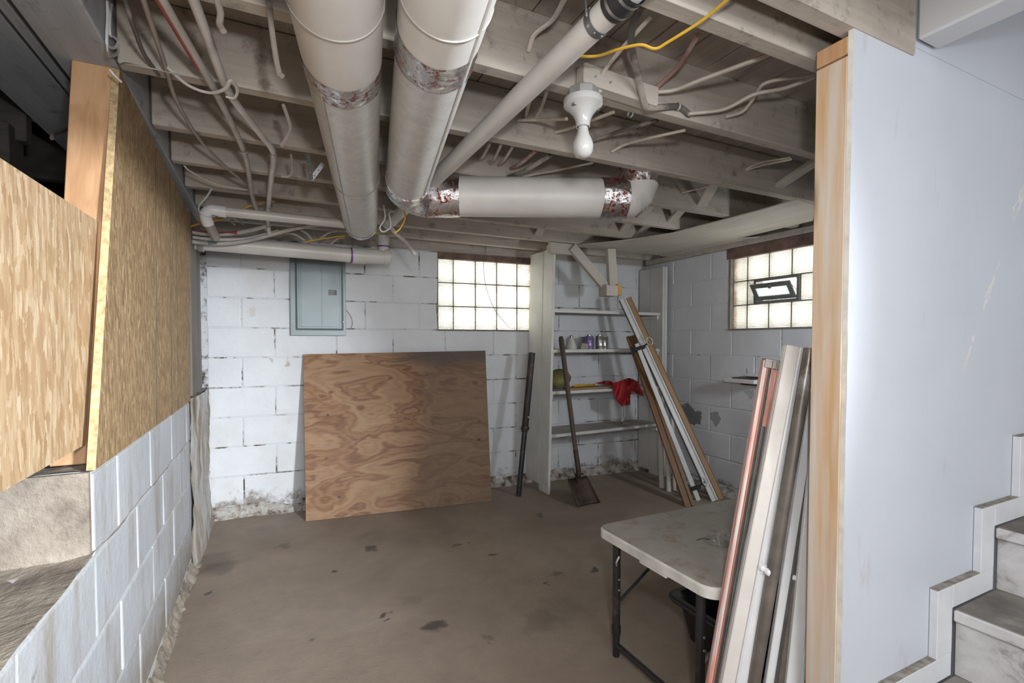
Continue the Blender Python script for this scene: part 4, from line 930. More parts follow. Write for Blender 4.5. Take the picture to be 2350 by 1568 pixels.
# tangle of ends at the foil end of the duct
cable('branch_cable', 'yellow wire drooping behind the foil elbow', [ony(925, 478, 2.42), ony(930, 500, 2.42), ony(918, 525, 2.45), ony(905, 535, 2.45)], .004, 'yellow')
cable('branch_cable', 'yellow wire running over the thick white drain', [ony(700, 555, 3.2), ony(760, 545, 3.2), ony(820, 538, 3.25), ony(890, 533, 3.3)], .004, 'yellow')
for i, (u0, v0, u1, v1, lab) in enumerate([(655, 535, 700, 552, 'short wire crossing above the drain, left of its purple ring'), (690, 528, 720, 556, 'looped wire above the drain, second from the left'), (735, 548, 775, 530, 'slanting wire above the drain near the straight duct'), (560, 515, 520, 500, 'short pale wire stub under the thin drain elbow'), (540, 517, 505, 497, 'second pale wire stub under the thin drain elbow'), (760, 560, 790, 545, 'curled wire just left of the duct foil end')]):
    bay('loose_wire', lab, [(u0, v0, 3.35), ((u0 + u1) / 2, (v0 + v1) / 2 - 5, 3.33), (u1, v1, 3.3)], .0055, 'nm', 'wire', .8)
cable('strap_loop', 'curly white strap loop between the two ducts at their far ends', [ony(880, 470, 2.6), ony(884, 500, 2.6), ony(872, 522, 2.6), ony(880, 532, 2.6), ony(897, 520, 2.6), ony(893, 490, 2.6), ony(905, 485, 2.6)], .004, 'whitepaint', 'strap', 1.0)

# ------------------------------------------------------------------ lamp holder
lc = ony(1338, 240, 1.235); LZ = lc.z
lampo = thing('lamp_holder', 'white porcelain lamp holder with an unlit bulb under the joists', 'lamp', (lc.x, lc.y, LZ))
T = Matrix.Translation((lc.x, lc.y, LZ))
bm = BM(); lathe(bm, [(.046, .010), (.047, .012), (.047, .040), (.044, .043)], T, 8); obj('junction_box', bm, 'galv', lampo)
bm = BM(); lathe(bm, [(.0575, .013), (.0585, .006), (.057, -.004), (.050, -.010), (.040, -.018), (.030, -.031), (.0235, -.044), (.021, -.055), (.021, -.066), (.018, -.067), (.018, -.05)], T, 36, cap=False); obj('socket', bm, 'porcelain', lampo, smooth=True)
for a in (R(-160), R(-20)):
    bm = BM(); lathe(bm, [(.0075, -.0045), (.0075, .001)], T @ Matrix.Translation((.043 * math.cos(a), .043 * math.sin(a), -.0125)), 10); obj('screw_recess', bm, 'strap', lampo)
bm = BM(); lathe(bm, [(.0135, -.06), (.0150, -.068), (.0165, -.078), (.020, -.09), (.0265, -.103), (.0305, -.116), (.0310, -.126), (.0285, -.139), (.0215, -.1495), (.011, -.1555), (.001, -.157)], T, 30); obj('bulb', bm, 'bulb', lampo, smooth=True)
# wooden block nailed beside it
wbk = thing('wood_block', 'whitewashed wooden block nailed to the joist above the lamp', 'block', tuple(ony(1420, 200, 1.25)))
a = ony(1334, 180, 1.24); b = ony(1505, 205, 1.24)
beam('block_body', V((a.x, 1.247, 1.985)), V((b.x, 1.247, 1.975)), .05, .062, (0, 0, 1), 'brace', wbk, .006)
for u_, v_ in ((1366, 176), (1400, 190)):
    bm = BM(); p = ony(u_, v_, 1.221); tube(bm, [p + V((0, .02, 0)), p + V((0, -.006, 0))], .003, 6, straight=True); obj('nail', bm, 'galv', wbk)
# brown switch box by the cable
clp = ring_band('cable_staple', ony(1555, 245, 1.26), (1, 0, 0), .012, .008, 'porcelain', None); tag(clp, 'white staple on the black cable end', 'staple')
o2 = tag(ring_band('cable_staple', onz(1447, 262, ZJ - .004), (1, .3, 0), .010, .008, 'porcelain', None), 'white staple under the joist right of the lamp', 'staple')

# ------------------------------------------------------------------ electrical panel
pl, pr_ = onb(667, 770, .02), onb(794, 770, .02)
s0 = (pl - BW0).dot(BWD); s1 = (pr_ - BW0).dot(BWD); zb_, zt_ = pl.z, pl.z + .62
ep = thing('electrical_panel', 'grey metal electrical panel on the back wall', 'electrical panel', tuple(BW0 + BWD * ((s0 + s1) / 2) + V((0, 0, zb_))))
PM = Matrix((BWD, -BWN, V((0, 0, 1)))).transposed().to_4x4(); q = BW0 + BWD * s0 + BWN * .002; PM.translation = (q.x, q.y, zb_)
W_, H_ = s1 - s0, zt_ - zb_
obj('box', bbox((.004, -.022, .004), (W_ - .004, 0, H_), .001), 'panelgrey', ep, PM)
obj('cover', bbox((0, -.026, 0), (W_, -.0225, H_), .0015), 'panelgrey', ep, PM)
bm = BM(); a0, a1, b0, b1 = .05, W_ - .035, .055, H_ - .04   # raised bevelled frame
vs, fs = box(bm, (a0 - .018, -.0262, b0 - .018), (a1 + .018, -.034, b1 + .018))
for v_ in vs:
    if v_.co.y < -.03: v_.co.x += .014 if v_.co.x < W_ / 2 else -.014; v_.co.z += .014 if v_.co.z < H_ / 2 else -.014
obj('door_frame', bm, 'panelgrey', ep, PM)
dr = obj('door', bbox((a0 + .006, -.0375, b0 + .006), (a1 - .006, -.0345, b1 - .006), .0015), 'panelgrey', ep, PM)
obj('door_rib', bbox((a0 + .155, -.0395, b0 + .006), (a0 + .160, -.0376, b1 - .006), .0008), 'panelgrey', dr, PM)
obj('door_rib', bbox((a0 + .018, -.0395, b0 + .006), (a0 + .022, -.0376, b1 - .006), .0008), 'panelgrey', dr, PM)
obj('latch', bbox((a1 - .082, -.0415, b0 + .235), (a1 - .026, -.0376, b0 + .272), .001), 'latch', dr, PM)
obj('latch_tab', bbox((a1 - .040, -.044, b0 + .240), (a1 - .030, -.0416, b0 + .268), .001), 'blackplastic', dr, PM)
for (sx, sz) in ((.018, .10), (W_ - .018, .10), (.018, H_ - .05), (W_ - .018, H_ - .05)):
    bm = BM(); lathe(bm, [(.0045, 0), (.0045, .002), (.002, .003)], PM @ Matrix.Translation((sx, -.0262, sz)) @ Matrix.Rotation(R(90), 4, 'X'), 10); obj('screw', bm, 'screw', ep)
cable('thin_wire', 'thin wire looping beside the lower right of the electrical panel', [onb(795, 712, .01), onb(806, 728, .015), onb(809, 745, .015), onb(803, 756, .01)], .002, 'wire', 'wire')

# ------------------------------------------------------------------ plywood sheet
B0, B1 = onz(702, 1197, .002), onz(1128, 1150, .002)
T0, T1 = onb(696, 812, .022), onb(1108, 811, .022)
T1.z = T0.z = (T0.z + T1.z) / 2
ex = (B1 - B0); Lw = ex.length; ex.normalize(); ez = (T0 - B0); Lh = ez.length; ez = (ez - ex * ez.dot(ex)).normalized(); ey = ez.cross(ex)
MP = Matrix((ex, ey, ez)).transposed().to_4x4(); MP.translation = B0; inv = MP.inverted()
t0, t1 = inv @ T0, inv @ T1
bm = BM(); prism(bm, [(0, 0, 0), (Lw, 0, 0), (t1.x, 0, t1.z), (t0.x, 0, t0.z)], (0, 1, 0), .013)
for f in bm.faces:
    f.normal_update()
    if abs(f.normal.y) < .5: f.material_index = 1
o = obj('plywood_sheet', bm, None, None, MP, mats=['plywood', 'plyedge']); tag(o, 'large brown plywood sheet leaning against the white block wall', 'plywood')

# ------------------------------------------------------------------ black jack post
a = onz(1190, 1139, .0); b = ony(1221, 810, 3.46)
m_, Lp = frame(a, b, (0, -1, 0))
jp = thing('jack_post', 'black telescoping steel post leaning beside the shelf upright', 'post', tuple(a))
bm = BM(); lathe(bm, [(.020, .004), (.020, Lp * .46)], m_, 20); obj('inner_tube', bm, 'blacksteel', jp, smooth=True)
bm = BM(); lathe(bm, [(.024, Lp * .44), (.026, Lp * .445), (.026, Lp)], m_, 20, cap=True); obj('outer_tube', bm, 'rustblack', jp, smooth=True)
bm = BM(); lathe(bm, [(.032, Lp * .455), (.034, Lp * .46), (.034, Lp * .475), (.032, Lp * .48)], m_, 20); obj('collar', bm, 'rustblack', jp, smooth=True)
bm = BM(); tube(bm, [m_ @ V((-.045, -.0, Lp * .468)), m_ @ V((.045, 0, Lp * .468))], .004, 8, straight=True); obj('pin', bm, 'screw', jp)
bm = BM(); lathe(bm, [(.010, 0), (.010, .006), (.005, .010)], m_ @ Matrix.Translation((-.006, .026, Lp * .545)) @ Matrix.Rotation(R(-90), 4, 'X'), 10); obj('bolt', bm, 'screw', jp)

# ------------------------------------------------------------------ shelving in the corner
SX0, SX1, SYF = 1.955, 3.085, 3.335
sh_ = thing('shelving', 'white painted built-in shelves in the corner of the block walls', 'shelves', ((SX0 + SX1) / 2, SYF, 0))
def panel_board(x, y0, y1, z0, z1, lean=0):
    m = Matrix.Shear('XZ', 4, (0, 0)); bm = bbox((x, y0, z0), (x + .022, y1, z1), .002)
    for v_ in bm.verts: v_.co.x += lean * v_.co.z / 1.9
    return obj('side_board', bm, 'shelfpaint', sh_)
yb_ = bwy(SX0) - .02
panel_board(SX0 - .024, SYF - .03, SYF + .118, 0.0, ZJ - .03, .045); panel_board(SX0 - .026, SYF + .122, yb_, 0.05, ZJ - .03, .045)
yb2 = bwy(SX1) - .02
panel_board(SX1, SYF - .035, SYF + .125, 0.0, ZJ - .1); panel_board(SX1 + .001, SYF + .129, yb2, .03, ZJ - .1)
obj('face_strip', bbox((SX1 + .0225, SYF - .04, 0.0), (SX1 + .05, SYF - .01, ZJ - .1), .002), 'shelfpaint', sh_)
bm = BM()
SZ = (1.452, 1.135, .805, .462)
for i, z_ in enumerate(SZ):
    xl = SX0 + .045 * z_ / 1.9 + .0005
    dz = .012 if i == 3 else 0
    bm = BM(); prism(bm, [(xl, SYF, z_ - .022), (SX1 - .001, SYF, z_ - .022 + dz), (SX1 - .001, yb2, z_ - .022 + dz), (xl, yb_, z_ - .022)], (0, 0, 1), .022)
    shf = obj('shelf', bm, 'shelfdust', sh_)
    bm = BM(); prism(bm, [(xl, SYF - .004, z_ - .024), (SX1 - .001, SYF - .004, z_ - .024 + dz), (SX1 - .001, SYF - .004, z_ + dz), (xl, SYF - .004, z_)], (0, 1, 0), .0038); obj('edge_strip', bm, 'shelfpaint', shf)
    for xx in (xl, SX1 - .026):
        cl = obj('cleat', bbox((xx, SYF + .006, z_ - .056), (xx + .025, yb_ - .02, z_ - .0245), .002), 'shelfpaint', sh_)
obj('top_crosspiece', bbox((SX0 - .02, SYF - .03, ZJ - .055), (SX0 + .20, SYF + .01, ZJ - .01), .003), 'brace', sh_)
# things on the shelves
def onshelf(u, v, i, y):  p = ony(u, v, y); p.z = SZ[i] + .0006; return p
p = onshelf(1311, 795, 1, 3.42)
fb = thing('flood_bulb', 'white reflector light bulb standing face down on the shelf', 'light bulb', tuple(p))
bm = BM(); lathe(bm, [(.044, 0), (.048, .008), (.047, .016), (.036, .045), (.026, .068), (.020, .083), (.017, .090)], Matrix.Translation(p), 24); obj('shell', bm, 'lampglass', fb, smooth=True)
bm = BM(); lathe(bm, [(.0135, .090), (.0135, .108), (.006, .114)], Matrix.Translation(p), 16); obj('screw_cap', bm, 'brass', fb, smooth=True)
for (u, y, mt, h_, cap_, lab) in [(1352, 3.41, 'purpletin', .112, True, 'purple can with a small cap on the second shelf'), (1376, 3.40, 'tin', .112, True, 'bright tin can with a small cap beside the purple one'), (1344, 3.50, 'purpletin', .105, False, 'purple can standing behind, partly hidden by the cardboard'), (1386, 3.47, 'tin', .108, False, 'tin can at the right end of the row')]:
    p = onshelf(u, 795, 1, y); cn = thing('paint_can', lab, 'can', tuple(p), 'cans on the second shelf'); T = Matrix.Translation(p); r_ = .034
    bm = BM(); lathe(bm, [(r_ + .001, 0), (r_ + .001, .004), (r_, .006), (r_, h_ - .008), (r_ + .001, h_ - .006), (r_ + .001, h_ - .002), (r_ - .003, h_ - .003)], T, 26); obj('can_body', bm, mt, cn, smooth=True)
    for zz in (.02, .05, .08):
        bm = BM(); lathe(bm, [(r_ + .0002, zz), (r_ + .0012, zz + .002), (r_ + .0002, zz + .004)], T, 26, cap=False); obj('bead', bm, 'tin', cn, smooth=True)
    if cap_:
        bm = BM(); lathe(bm, [(.018, h_ - .003), (.018, h_ + .008), (.016, h_ + .010)], T, 18); obj('can_cap', bm, 'brass', cn, smooth=True)
p = onshelf(1342, 795, 1, 3.39); cbx = thing('cardboard_scrap', 'torn grey cardboard sleeve lying in front of the cans', 'cardboard', tuple(p))
bm = BM(); prism(bm, [p + V((-.045, 0, .001)), p + V((.028, -.005, .001)), p + V((.05, .0, .045)), p + V((-.02, .005, .05))], (0, 1, .15), .02)
obj('flap', bm, 'paper', cbx)
bm = BM(); prism(bm, [p + V((.03, -.004, .001)), p + V((.062, .01, .001)), p + V((.072, .012, .036)), p + V((.052, .0, .045))], (0, 1, 0), .025); obj('open_end', bm, 'shaft', cbx)
# olive round pad
p = onshelf(1281, 893, 2, 3.46)
op = thing('round_pad', 'olive vinyl round seat tipped on its side on the third shelf', 'stool seat', tuple(p))
mt_ = Matrix.Translation(p + V((.005, .0, .088))) @ V((-.50, -.30, .80)).normalized().to_track_quat('Z', 'Y').to_matrix().to_4x4()
bm = BM(); lathe(bm, [(.03, .062), (.065, .052), (.09, .028), (.096, .004), (.09, -.012)], mt_, 28); obj('cushion', bm, 'olive', op, smooth=True)
bm = BM(); lathe(bm, [(.098, -.006), (.101, -.012), (.100, -.022), (.05, -.026)], mt_, 28); obj('rim', bm, 'tin', op, smooth=True)
bm = BM(); tube(bm, [p + V((.02, -.03, .06)), p + V((.035, -.035, .003))], .006, 8, straight=True); obj('foot', bm, 'blackplastic', op)
a, b = onshelf(1314, 884, 2, 3.40), onshelf(1364, 880, 2, 3.44)
ys = thing('yellow_handle', 'yellow plastic handle lying on the third shelf', 'tool', tuple(a))
bm = BM(); tube(bm, [a + V((0, 0, .024)), a + (b - a) * .25 + V((0, 0, .028)), b + V((0, 0, .028))], .009, 10, radii=[.008, .010, .0085]); obj('grip', bm, 'yellowtool', ys, smooth=True)
bm = BM(); lathe(bm, [(.0055, -.003), (.0055, .0105)], Matrix.Translation(a + V((.006, 0, .024))) @ Matrix.Rotation(R(90), 4, 'X'), 10); obj('hanging_hole', bm, 'oak', ys)
a, b = onshelf(1306, 890, 2, 3.355), onshelf(1412, 884, 2, 3.355); b.y = a.y
o = beam('wooden_stick', a + V((0, 0, .008)), b + V((0, 0, .008)), .02, .014, (0, 0, 1), 'pine'); tag(o, 'thin wooden stick along the front of the third shelf', 'stick')
o = beam('wooden_stick', a + V((.03, .03, .008)), b + V((.0, .04, .008)), .02, .014, (0, 0, 1), 'oak'); tag(o, 'darker wooden stick behind the pale one on the third shelf', 'stick')
# red cloth over the shelf edge
poly = [(1364, 880), (1380, 876), (1403, 874), (1407, 879), (1425, 873), (1443, 867), (1464, 875), (1470, 888), (1478, 910), (1462, 905), (1448, 896), (1447, 915), (1447, 928), (1436, 930), (1428, 935), (1416, 922), (1409, 908), (1406, 886), (1392, 884), (1375, 882)]
def inside(u, v):
    c = False; j = len(poly) - 1
    for i in range(len(poly)):
        (xi, yi), (xj, yj) = poly[i], poly[j]
        if (yi > v) != (yj > v) and u < (xj - xi) * (v - yi) / (yj - yi) + xi: c = not c
        j = i
    return c
rc = thing('red_cloth', 'red nylon bag draped over the edge of the third shelf', 'bag', tuple(ony(1425, 890, SYF)))
bm = BM(); vsx = {}; NU, NVV = 58, 34
for i in range(NU + 1):
    for j in range(NVV + 1):
        u = 1364 + 114 * i / NU; v = 866 + 70 * j / NVV
        y = SYF - .034 - .012 * math.sin((u - 1400) * .28 + v * .05) - .010 * math.sin((u + v) * .13)
        if u < 1405: y = SYF + .03
        if v < 884: y += (884 - v) / 18 * .05
        vsx[i, j] = (u, v, y)
vm = {}
def gv(i, j):
    if (i, j) not in vm: u, v, y = vsx[i, j]; vm[i, j] = bm.verts.new(ony(u, v, y))
    return vm[i, j]
for i in range(NU):
    for j in range(NVV):
        uc = 1364 + 114 * (i + .5) / NU; vc = 866 + 70 * (j + .5) / NVV
        if inside(uc, vc): bm.faces.new((gv(i, j), gv(i + 1, j), gv(i + 1, j + 1), gv(i, j + 1)))
for _ in range(2): bmesh.ops.smooth_vert(bm, verts=bm.verts, factor=.5, use_axis_x=True, use_axis_y=True, use_axis_z=True)
cl = obj('cloth', bm, 'redcloth', rc, smooth=True)
md = cl.modifiers.new('thick', 'SOLIDIFY'); md.thickness = .006; md.offset = 0
bm = BM(); tube(bm, [ony(1428, 934, SYF - .03), ony(1438, 930, SYF - .03), ony(1447, 928, SYF - .03)], .004, 8); obj('hem', bm, 'greytrim', rc, smooth=True)
bm = BM(); tube(bm, [ony(1449, 897, SYF - .03), ony(1462, 905, SYF - .032), ony(1477, 910, SYF - .03)], .003, 8); obj('hem', bm, 'greytrim', rc, smooth=True)
bm = BM(); tube(bm, [ony(1429, 932, SYF - .03), ony(1428, 955, SYF - .03), ony(1427, 969, SYF - .03), ony(1433, 955, SYF - .03), ony(1434, 932, SYF - .03)], .0022, 6); obj('drawstring', bm, 'whitepaint', rc, smooth=True)
bm = BM(); lathe(bm, [(.003, -.006), (.006, -.003), (.006, .003), (.003, .006)], Matrix.Translation(ony(1427, 970, SYF - .03)), 10); obj('cord_stop', bm, 'blackplastic', rc, smooth=True)
p = ony(1387, 877, SYF + .03); bm = BM(); lathe(bm, [(.006, -.012), (.012, -.006), (.012, .006), (.006, .012)], Matrix.Translation(p), 10); obj('toggle', bm, 'blackplastic', rc, smooth=True)

# ------------------------------------------------------------------ shovel
ht, hb = ony(1287, 772, SYF - .012), None
hb = ony(1328, 1088, 3.06)
sv = thing('shovel', 'rusty square shovel with a dark wooden handle leaning on the shelves', 'shovel', tuple(onz(1340, 1165, 0)))
m_, Lh_ = frame(hb, ht, (0, -1, 0))
bm = BM(); lathe(bm, [(.017, 0), (.018, Lh_ * .3), (.019, Lh_ * .8), (.021, Lh_ * .97), (.016, Lh_ * .995), (.006, Lh_)], Matrix(), 16); obj('handle', bm, 'shaft', sv, m_, smooth=True)
w0 = onz(1326, 1165, .004); w1_ = onz(1378, 1154, .004); k0 = ony(1302, 1099, 3.08); k1 = ony(1347, 1092, 3.10)
bm = BM(); gx, gz = 8, 8; g = []
for i in range(gz + 1):
    r_ = []
    for j in range(gx + 1):
        a = i / gz; b = j / gx; p = (k0 * (1 - a) + w0 * a) * (1 - b) + (k1 * (1 - a) + w1_ * a) * b
        p = p + V((0, .025, -.012)) * (math.sin(b * math.pi) * (1 - .5 * a)); p.z = max(p.z, .004); r_.append(bm.verts.new(p))
    g.append(r_)
for i in range(gz):
    for j in range(gx): bm.faces.new((g[i][j], g[i][j + 1], g[i + 1][j + 1], g[i + 1][j]))
bl_ = obj('blade', bm, 'rust', sv, smooth=True); md = bl_.modifiers.new('thick', 'SOLIDIFY'); md.thickness = .004; md.offset = 0
mid = (k0 + k1) * .5 + V((0, .02, -.008))
bm = BM(); tube(bm, [hb + (ht - hb).normalized() * .18, hb, hb * .4 + mid * .6, mid + (w0 + w1_ - k0 - k1) * .5 * .35 + V((0, .014, .004))], .019, 14, radii=[.0185, .019, .019, .013, .007]); obj('socket', bm, 'rust', sv, smooth=True)

# ------------------------------------------------------------------ boards leaning in the corner
def lean_board(name, lab, top, yt, bot, w_, t_, mat, cat='board', hint=(-.35, -1, 0), z0=.0):
    a = onz(bot[0], bot[1], z0); b = ony(top[0], top[1], yt)
    o = thing(name, lab, cat, tuple(a)); return o, a, b
HN = V((-.5, -1, .1))
o, a, b = lean_board('door_moulding', 'brown wooden moulding leaning on the shelves, nearest of the leaning boards', (1447, 772), SYF - .05, (1583, 1163), .07, .02, 'oak')
beam('flat', a, b, .075, .012, HN, 'oak', o); beam('bead', a, b, .02, .012, HN, 'oak', o, off=(-.026, .0125)); beam('bead', a, b, .012, .010, HN, 'oak', o, off=(.018, .0115)); A1, B1_ = a, b
o, a, b = lean_board('clamp_bar', 'narrow white bar with black clamps at both ends leaning beside the brown moulding', (1461, 789), 3.13, (1603, 1149), .03, .012, 'whitepaint', 'clamp bar')
beam('bar', a, b, .034, .012, HN, 'whitepaint', o); A2, B2_ = a, b
for f_ in (.965, .075):
    c = a + (b - a) * f_; m_, _ = frame_r(c, b if f_ < .5 else c + (b - a), HN)
    ch_ = obj('clamp_head', bbox((-.050, -.012, -.014), (.05, .026, .014), .004), 'blackplastic', o, m_)
    obj('clamp_jaw', bbox((-.062, -.02, -.030), (-.045, .034, .030), .004), 'blackplastic', ch_, m_)
    bm = BM(); tube(bm, [(.04, .012, 0), (.065, .024, .012), (.085, .034, .022)], .006, 8); obj('clamp_screw', bm, 'blackplastic', ch_, m_, smooth=True)
    bm = BM(); pts = [(.092 + .022 * math.cos(k), .04, .026 + .034 * math.sin(k)) for k in (2 * math.pi * j / 12 for j in range(13))]
    tube(bm, pts, .005, 8); obj('clamp_ring', bm, 'screw' if f_ > .5 else 'whitepaint', ch_, m_, smooth=True)
o, a, b = lean_board('white_rail', 'white grooved rail leaning in the corner, topmost of the leaning boards', (1428, 687), SYF - .03, (1640, 1150), .055, .02, 'whitepaint', 'rail')
beam('rail_face', a, b, .052, .016, HN, 'whitepaint', o); beam('rail_lip', a, b, .008, .012, HN, 'whitepaint', o, off=(-.022, .0142)); beam('rail_lip', a, b, .012, .012, HN, 'whitepaint', o, off=(.019, .0142)); beam('dark_edge', a, b, .004, .016, HN, 'darkgrey', o, off=(-.0285, 0)); A3, B3_ = a, b
o, a, b = lean_board('pine_batten', 'tan pine batten leaning behind the white rail in the corner', (1441, 684), SYF - .02, (1655, 1146), .05, .02, 'pine', 'batten')
beam('batten_face', a, b, .038, .02, HN, 'pine', o); beam('batten_edge', a, b, .006, .018, HN, 'oak', o, off=(.0225, 0))
for i, (u, v, r_, lab) in enumerate([(1519, 1120, .022, 'leftmost white tube standing behind the brown moulding'), (1535, 1128, .019, 'middle white tube standing behind the brown moulding'), (1548, 1126, .014, 'thin rightmost white tube standing behind the brown moulding')]):
    p = onz(u, v, 0); bm = BM(); q_ = V((p.x + .02, p.y + .06, 0.74 - .03 * i)); tube(bm, [p + V((0, 0, .001)), q_], r_, 18, straight=True); o = obj('white_tube', bm, 'dustypaint', None, smooth=True); tag(o, lab, 'tube', 'white tubes in the corner')
# bracket hanging from the joists
bk = thing('hanging_bracket', 'white timber bracket hanging from the joists before the shelves', 'bracket', tuple(ony(1400, 670, 3.22)))
beam('diagonal', ony(1403, 676, 3.225), ony(1312, 567, 3.225), .075, .036, (0, -1, 0), 'brace', bk)
vb, vt = ony(1406, 660, 3.20), ony(1401, 572, 3.20); beam('upright', vb, vt, .078, .036, (0, -1, 0), 'brace', bk)
cbp = ony(1402, 668, 3.17); obj('foot_block', bbox((cbp.x - .055, 3.15, cbp.z - .04), (cbp.x + .055, 3.26, cbp.z + .045), .004), 'brace', bk)
obj('raw_end', bbox((cbp.x + .056, 3.155, cbp.z - .03), (cbp.x + .098, 3.20, cbp.z + .055), .003), 'rawend', bk)
nb = ony(1290, 569, 3.225); obj('nailer', bbox((nb.x - .10, 3.23, nb.z - .045), (nb.x + .13, 3.27, ZJ - .004), .003), 'brace', bk)
# hardboard sheets under the joists
def sheet(name, lab, pts, zf):
    # thin sagging board; pts anticlockwise in plan
    bm = BM(); top = []; bot = []
    for (x_, y_) in pts:
        z_ = ZJ - .010 - zf(x_, y_); bot.append(bm.verts.new((x_, y_, z_))); top.append(bm.verts.new((x_, y_, z_ + .006)))
    k = len(pts); bmesh.ops.triangulate(bm, faces=[bm.faces.new(bot[::-1]), bm.faces.new(top)])
    for i in range(k): bm.faces.new((bot[i], bot[(i + 1) % k], top[(i + 1) % k], top[i]))
    return tag(obj(name, bm, 'sheet'), lab, 'board')
sheet('ceiling_sheet', 'large whitewashed hardboard sheet nailed under the joists near the right window', [(2.52, 1.70), (2.74, 1.74), (2.90, 1.85), (3.04, 1.95), (3.035, 2.25), (3.03, 2.52), (3.03, 3.0), (3.03, 3.30), (2.55, 3.30), (2.12, 3.30), (2.30, 3.0), (2.40, 2.80), (2.48, 2.57), (2.51, 2.17), (2.53, 1.91)], lambda x_, y_: .006 * math.sin(y_ * 3))
sheet('ceiling_sheet', 'narrow whitewashed hardboard strip along the right wall under the joists', [(3.034, 2.52), (3.14, 2.40), (3.145, 2.8), (3.145, 3.29), (3.036, 3.29)], lambda x_, y_: .004)
# small shelf on the right wall
ws = thing('wall_shelf', 'small dirty white bracket shelf on the right wall', 'shelf', (XR - .05, 2.45, .90))
obj('plank', bbox((XR - .115, 2.36, .895), (XR - .004, 2.625, .925), .003), 'whitepaint', ws)
obj('plank', bbox((XR - .07, 2.32, .945), (XR - .004, 2.47, .962), .003), 'whitepaint', ws)
obj('dirt', bbox((XR - .10, 2.37, .926), (XR - .006, 2.56, .934), .002), 'shaft', ws)
obj('cleat', bbox((XR - .03, 2.36, .876), (XR - .004, 2.54, .894), .002), 'shaft', ws)
bm = BM(); tube(bm, [(XR - .06, 2.46, .94), (XR - .062, 2.463, 1.0)], .002, 6, straight=True); obj('nail', bm, 'rustblack', ws)

# ------------------------------------------------------------------ folding table
ZT = .472
c0, c1 = onz(1381, 1214, ZT), onz(1640, 1348, ZT)
TX0, TX1, TY0, TY1 = 1.135, 2.36, 1.0, 1.575
tb = thing('folding_table', 'low white plastic folding table with black steel legs', 'table', ((TX0 + TX1) / 2, (TY0 + TY1) / 2, 0))
def rounded(x0, x1, y0, y1, r, n=8):
    pts = []
    for (cx, cy, a0) in ((x1 - r, y1 - r, 0), (x0 + r, y1 - r, 90), (x0 + r, y0 + r, 180), (x1 - r, y0 + r, 270)):
        for k in range(n + 1): a = R(a0 + 90 * k / n); pts.append((cx + r * math.cos(a), cy + r * math.sin(a)))
    return pts
bm = BM(); rp = rounded(TX0, TX1, TY0, TY1, .055); ri = rounded(TX0 + .006, TX1 - .006, TY0 + .006, TY1 - .006, .05)
lv = [[bm.verts.new((x_, y_, z_)) for (x_, y_) in P_] for P_, z_ in ((ri, ZT - .038), (rp, ZT - .034), (rp, ZT - .006), (ri, ZT - .0005))]
for a, b in zip(lv, lv[1:]):
    for i in range(len(a)): bm.faces.new((a[i], a[(i + 1) % len(a)], b[(i + 1) % len(a)], b[i]))
bm.faces.new(lv[0][::-1]); obj('top_rim', bm, 'tableedge', tb, smooth=True)
bm = BM(); f = bm.faces.new([bm.verts.new((x_, y_, ZT)) for (x_, y_) in ri]); ext = bmesh.ops.extrude_face_region(bm, geom=[f])
for g_ in ext['geom']:
    if isinstance(g_, bmesh.types.BMVert): g_.co.z -= .002
obj('top_surface', bm, 'tabletop', tb)
obj('edge_tab', bbox((TX0 + .001, TY0 + .19, ZT - .046), (TX0 + .03, TY0 + .32, ZT - .036), .003), 'tableedge', tb)
l1 = onz(1408, 1508, 0)
LX = l1.x + .012
ly = (l1.y, TY0 + .07)
for i, yy in enumerate(ly):
    bm = BM(); tube(bm, [(LX, yy, .07), (LX, yy, ZT - .036)], .0145, 16, straight=True); lg = obj('leg', bm, 'blacksteel', tb, smooth=True)
    bm = BM(); lathe(bm, [(.0165, .085), (.0175, .09), (.0175, .115), (.0165, .12)], Matrix.Translation((LX, yy, 0)), 16); obj('leg_collar', bm, 'blackplastic', lg, smooth=True)
    bm = BM(); tube(bm, [(LX, yy, .001), (LX, yy, .09)], .0125, 14, straight=True); obj('leg_foot', bm, 'blacksteel', lg, smooth=True)
    for zz in (.26, .30):
        bm = BM(); lathe(bm, [(.004, 0), (.004, .003), (.002, .004)], Matrix.Translation((LX, yy - .0142, zz)) @ Matrix.Rotation(R(90), 4, 'X'), 8); obj('rivet', bm, 'screw', lg)
    lx2 = TX1 - .12; bm = BM(); tube(bm, [(lx2, yy, .001), (lx2, yy, ZT - .036)], .0145, 16, straight=True); obj('leg', bm, 'blacksteel', tb, smooth=True)
    bm = BM(); tube(bm, [(LX + .016, yy, .21), (LX + .34, yy - (.0 if i else .0), ZT - .045)], .006, 8, straight=True); obj('brace', bm, 'steelpipe' if i else 'blacksteel', tb, smooth=True)
bm = BM(); tube(bm, [(LX, ly[0] - .012, .045), (LX, ly[1] + .012, .045)], .011, 14, straight=True); obj('crossbar', bm, 'blacksteel', tb, smooth=True)
bm = BM(); tube(bm, [(TX1 - .12, ly[0] - .015, .08), (TX1 - .12, ly[1] + .015, .08)], .011, 14, straight=True); obj('crossbar', bm, 'blacksteel', tb, smooth=True)
bm = BM(); tube(bm, [(LX - .012, ly[0] - .03, ZT - .075), (LX - .022, ly[0] - .028, ZT - .095), (LX - .02, ly[0] - .026, ZT - .11)], .004, 8); obj('lock_ring', bm, 'screw', tb, smooth=True)
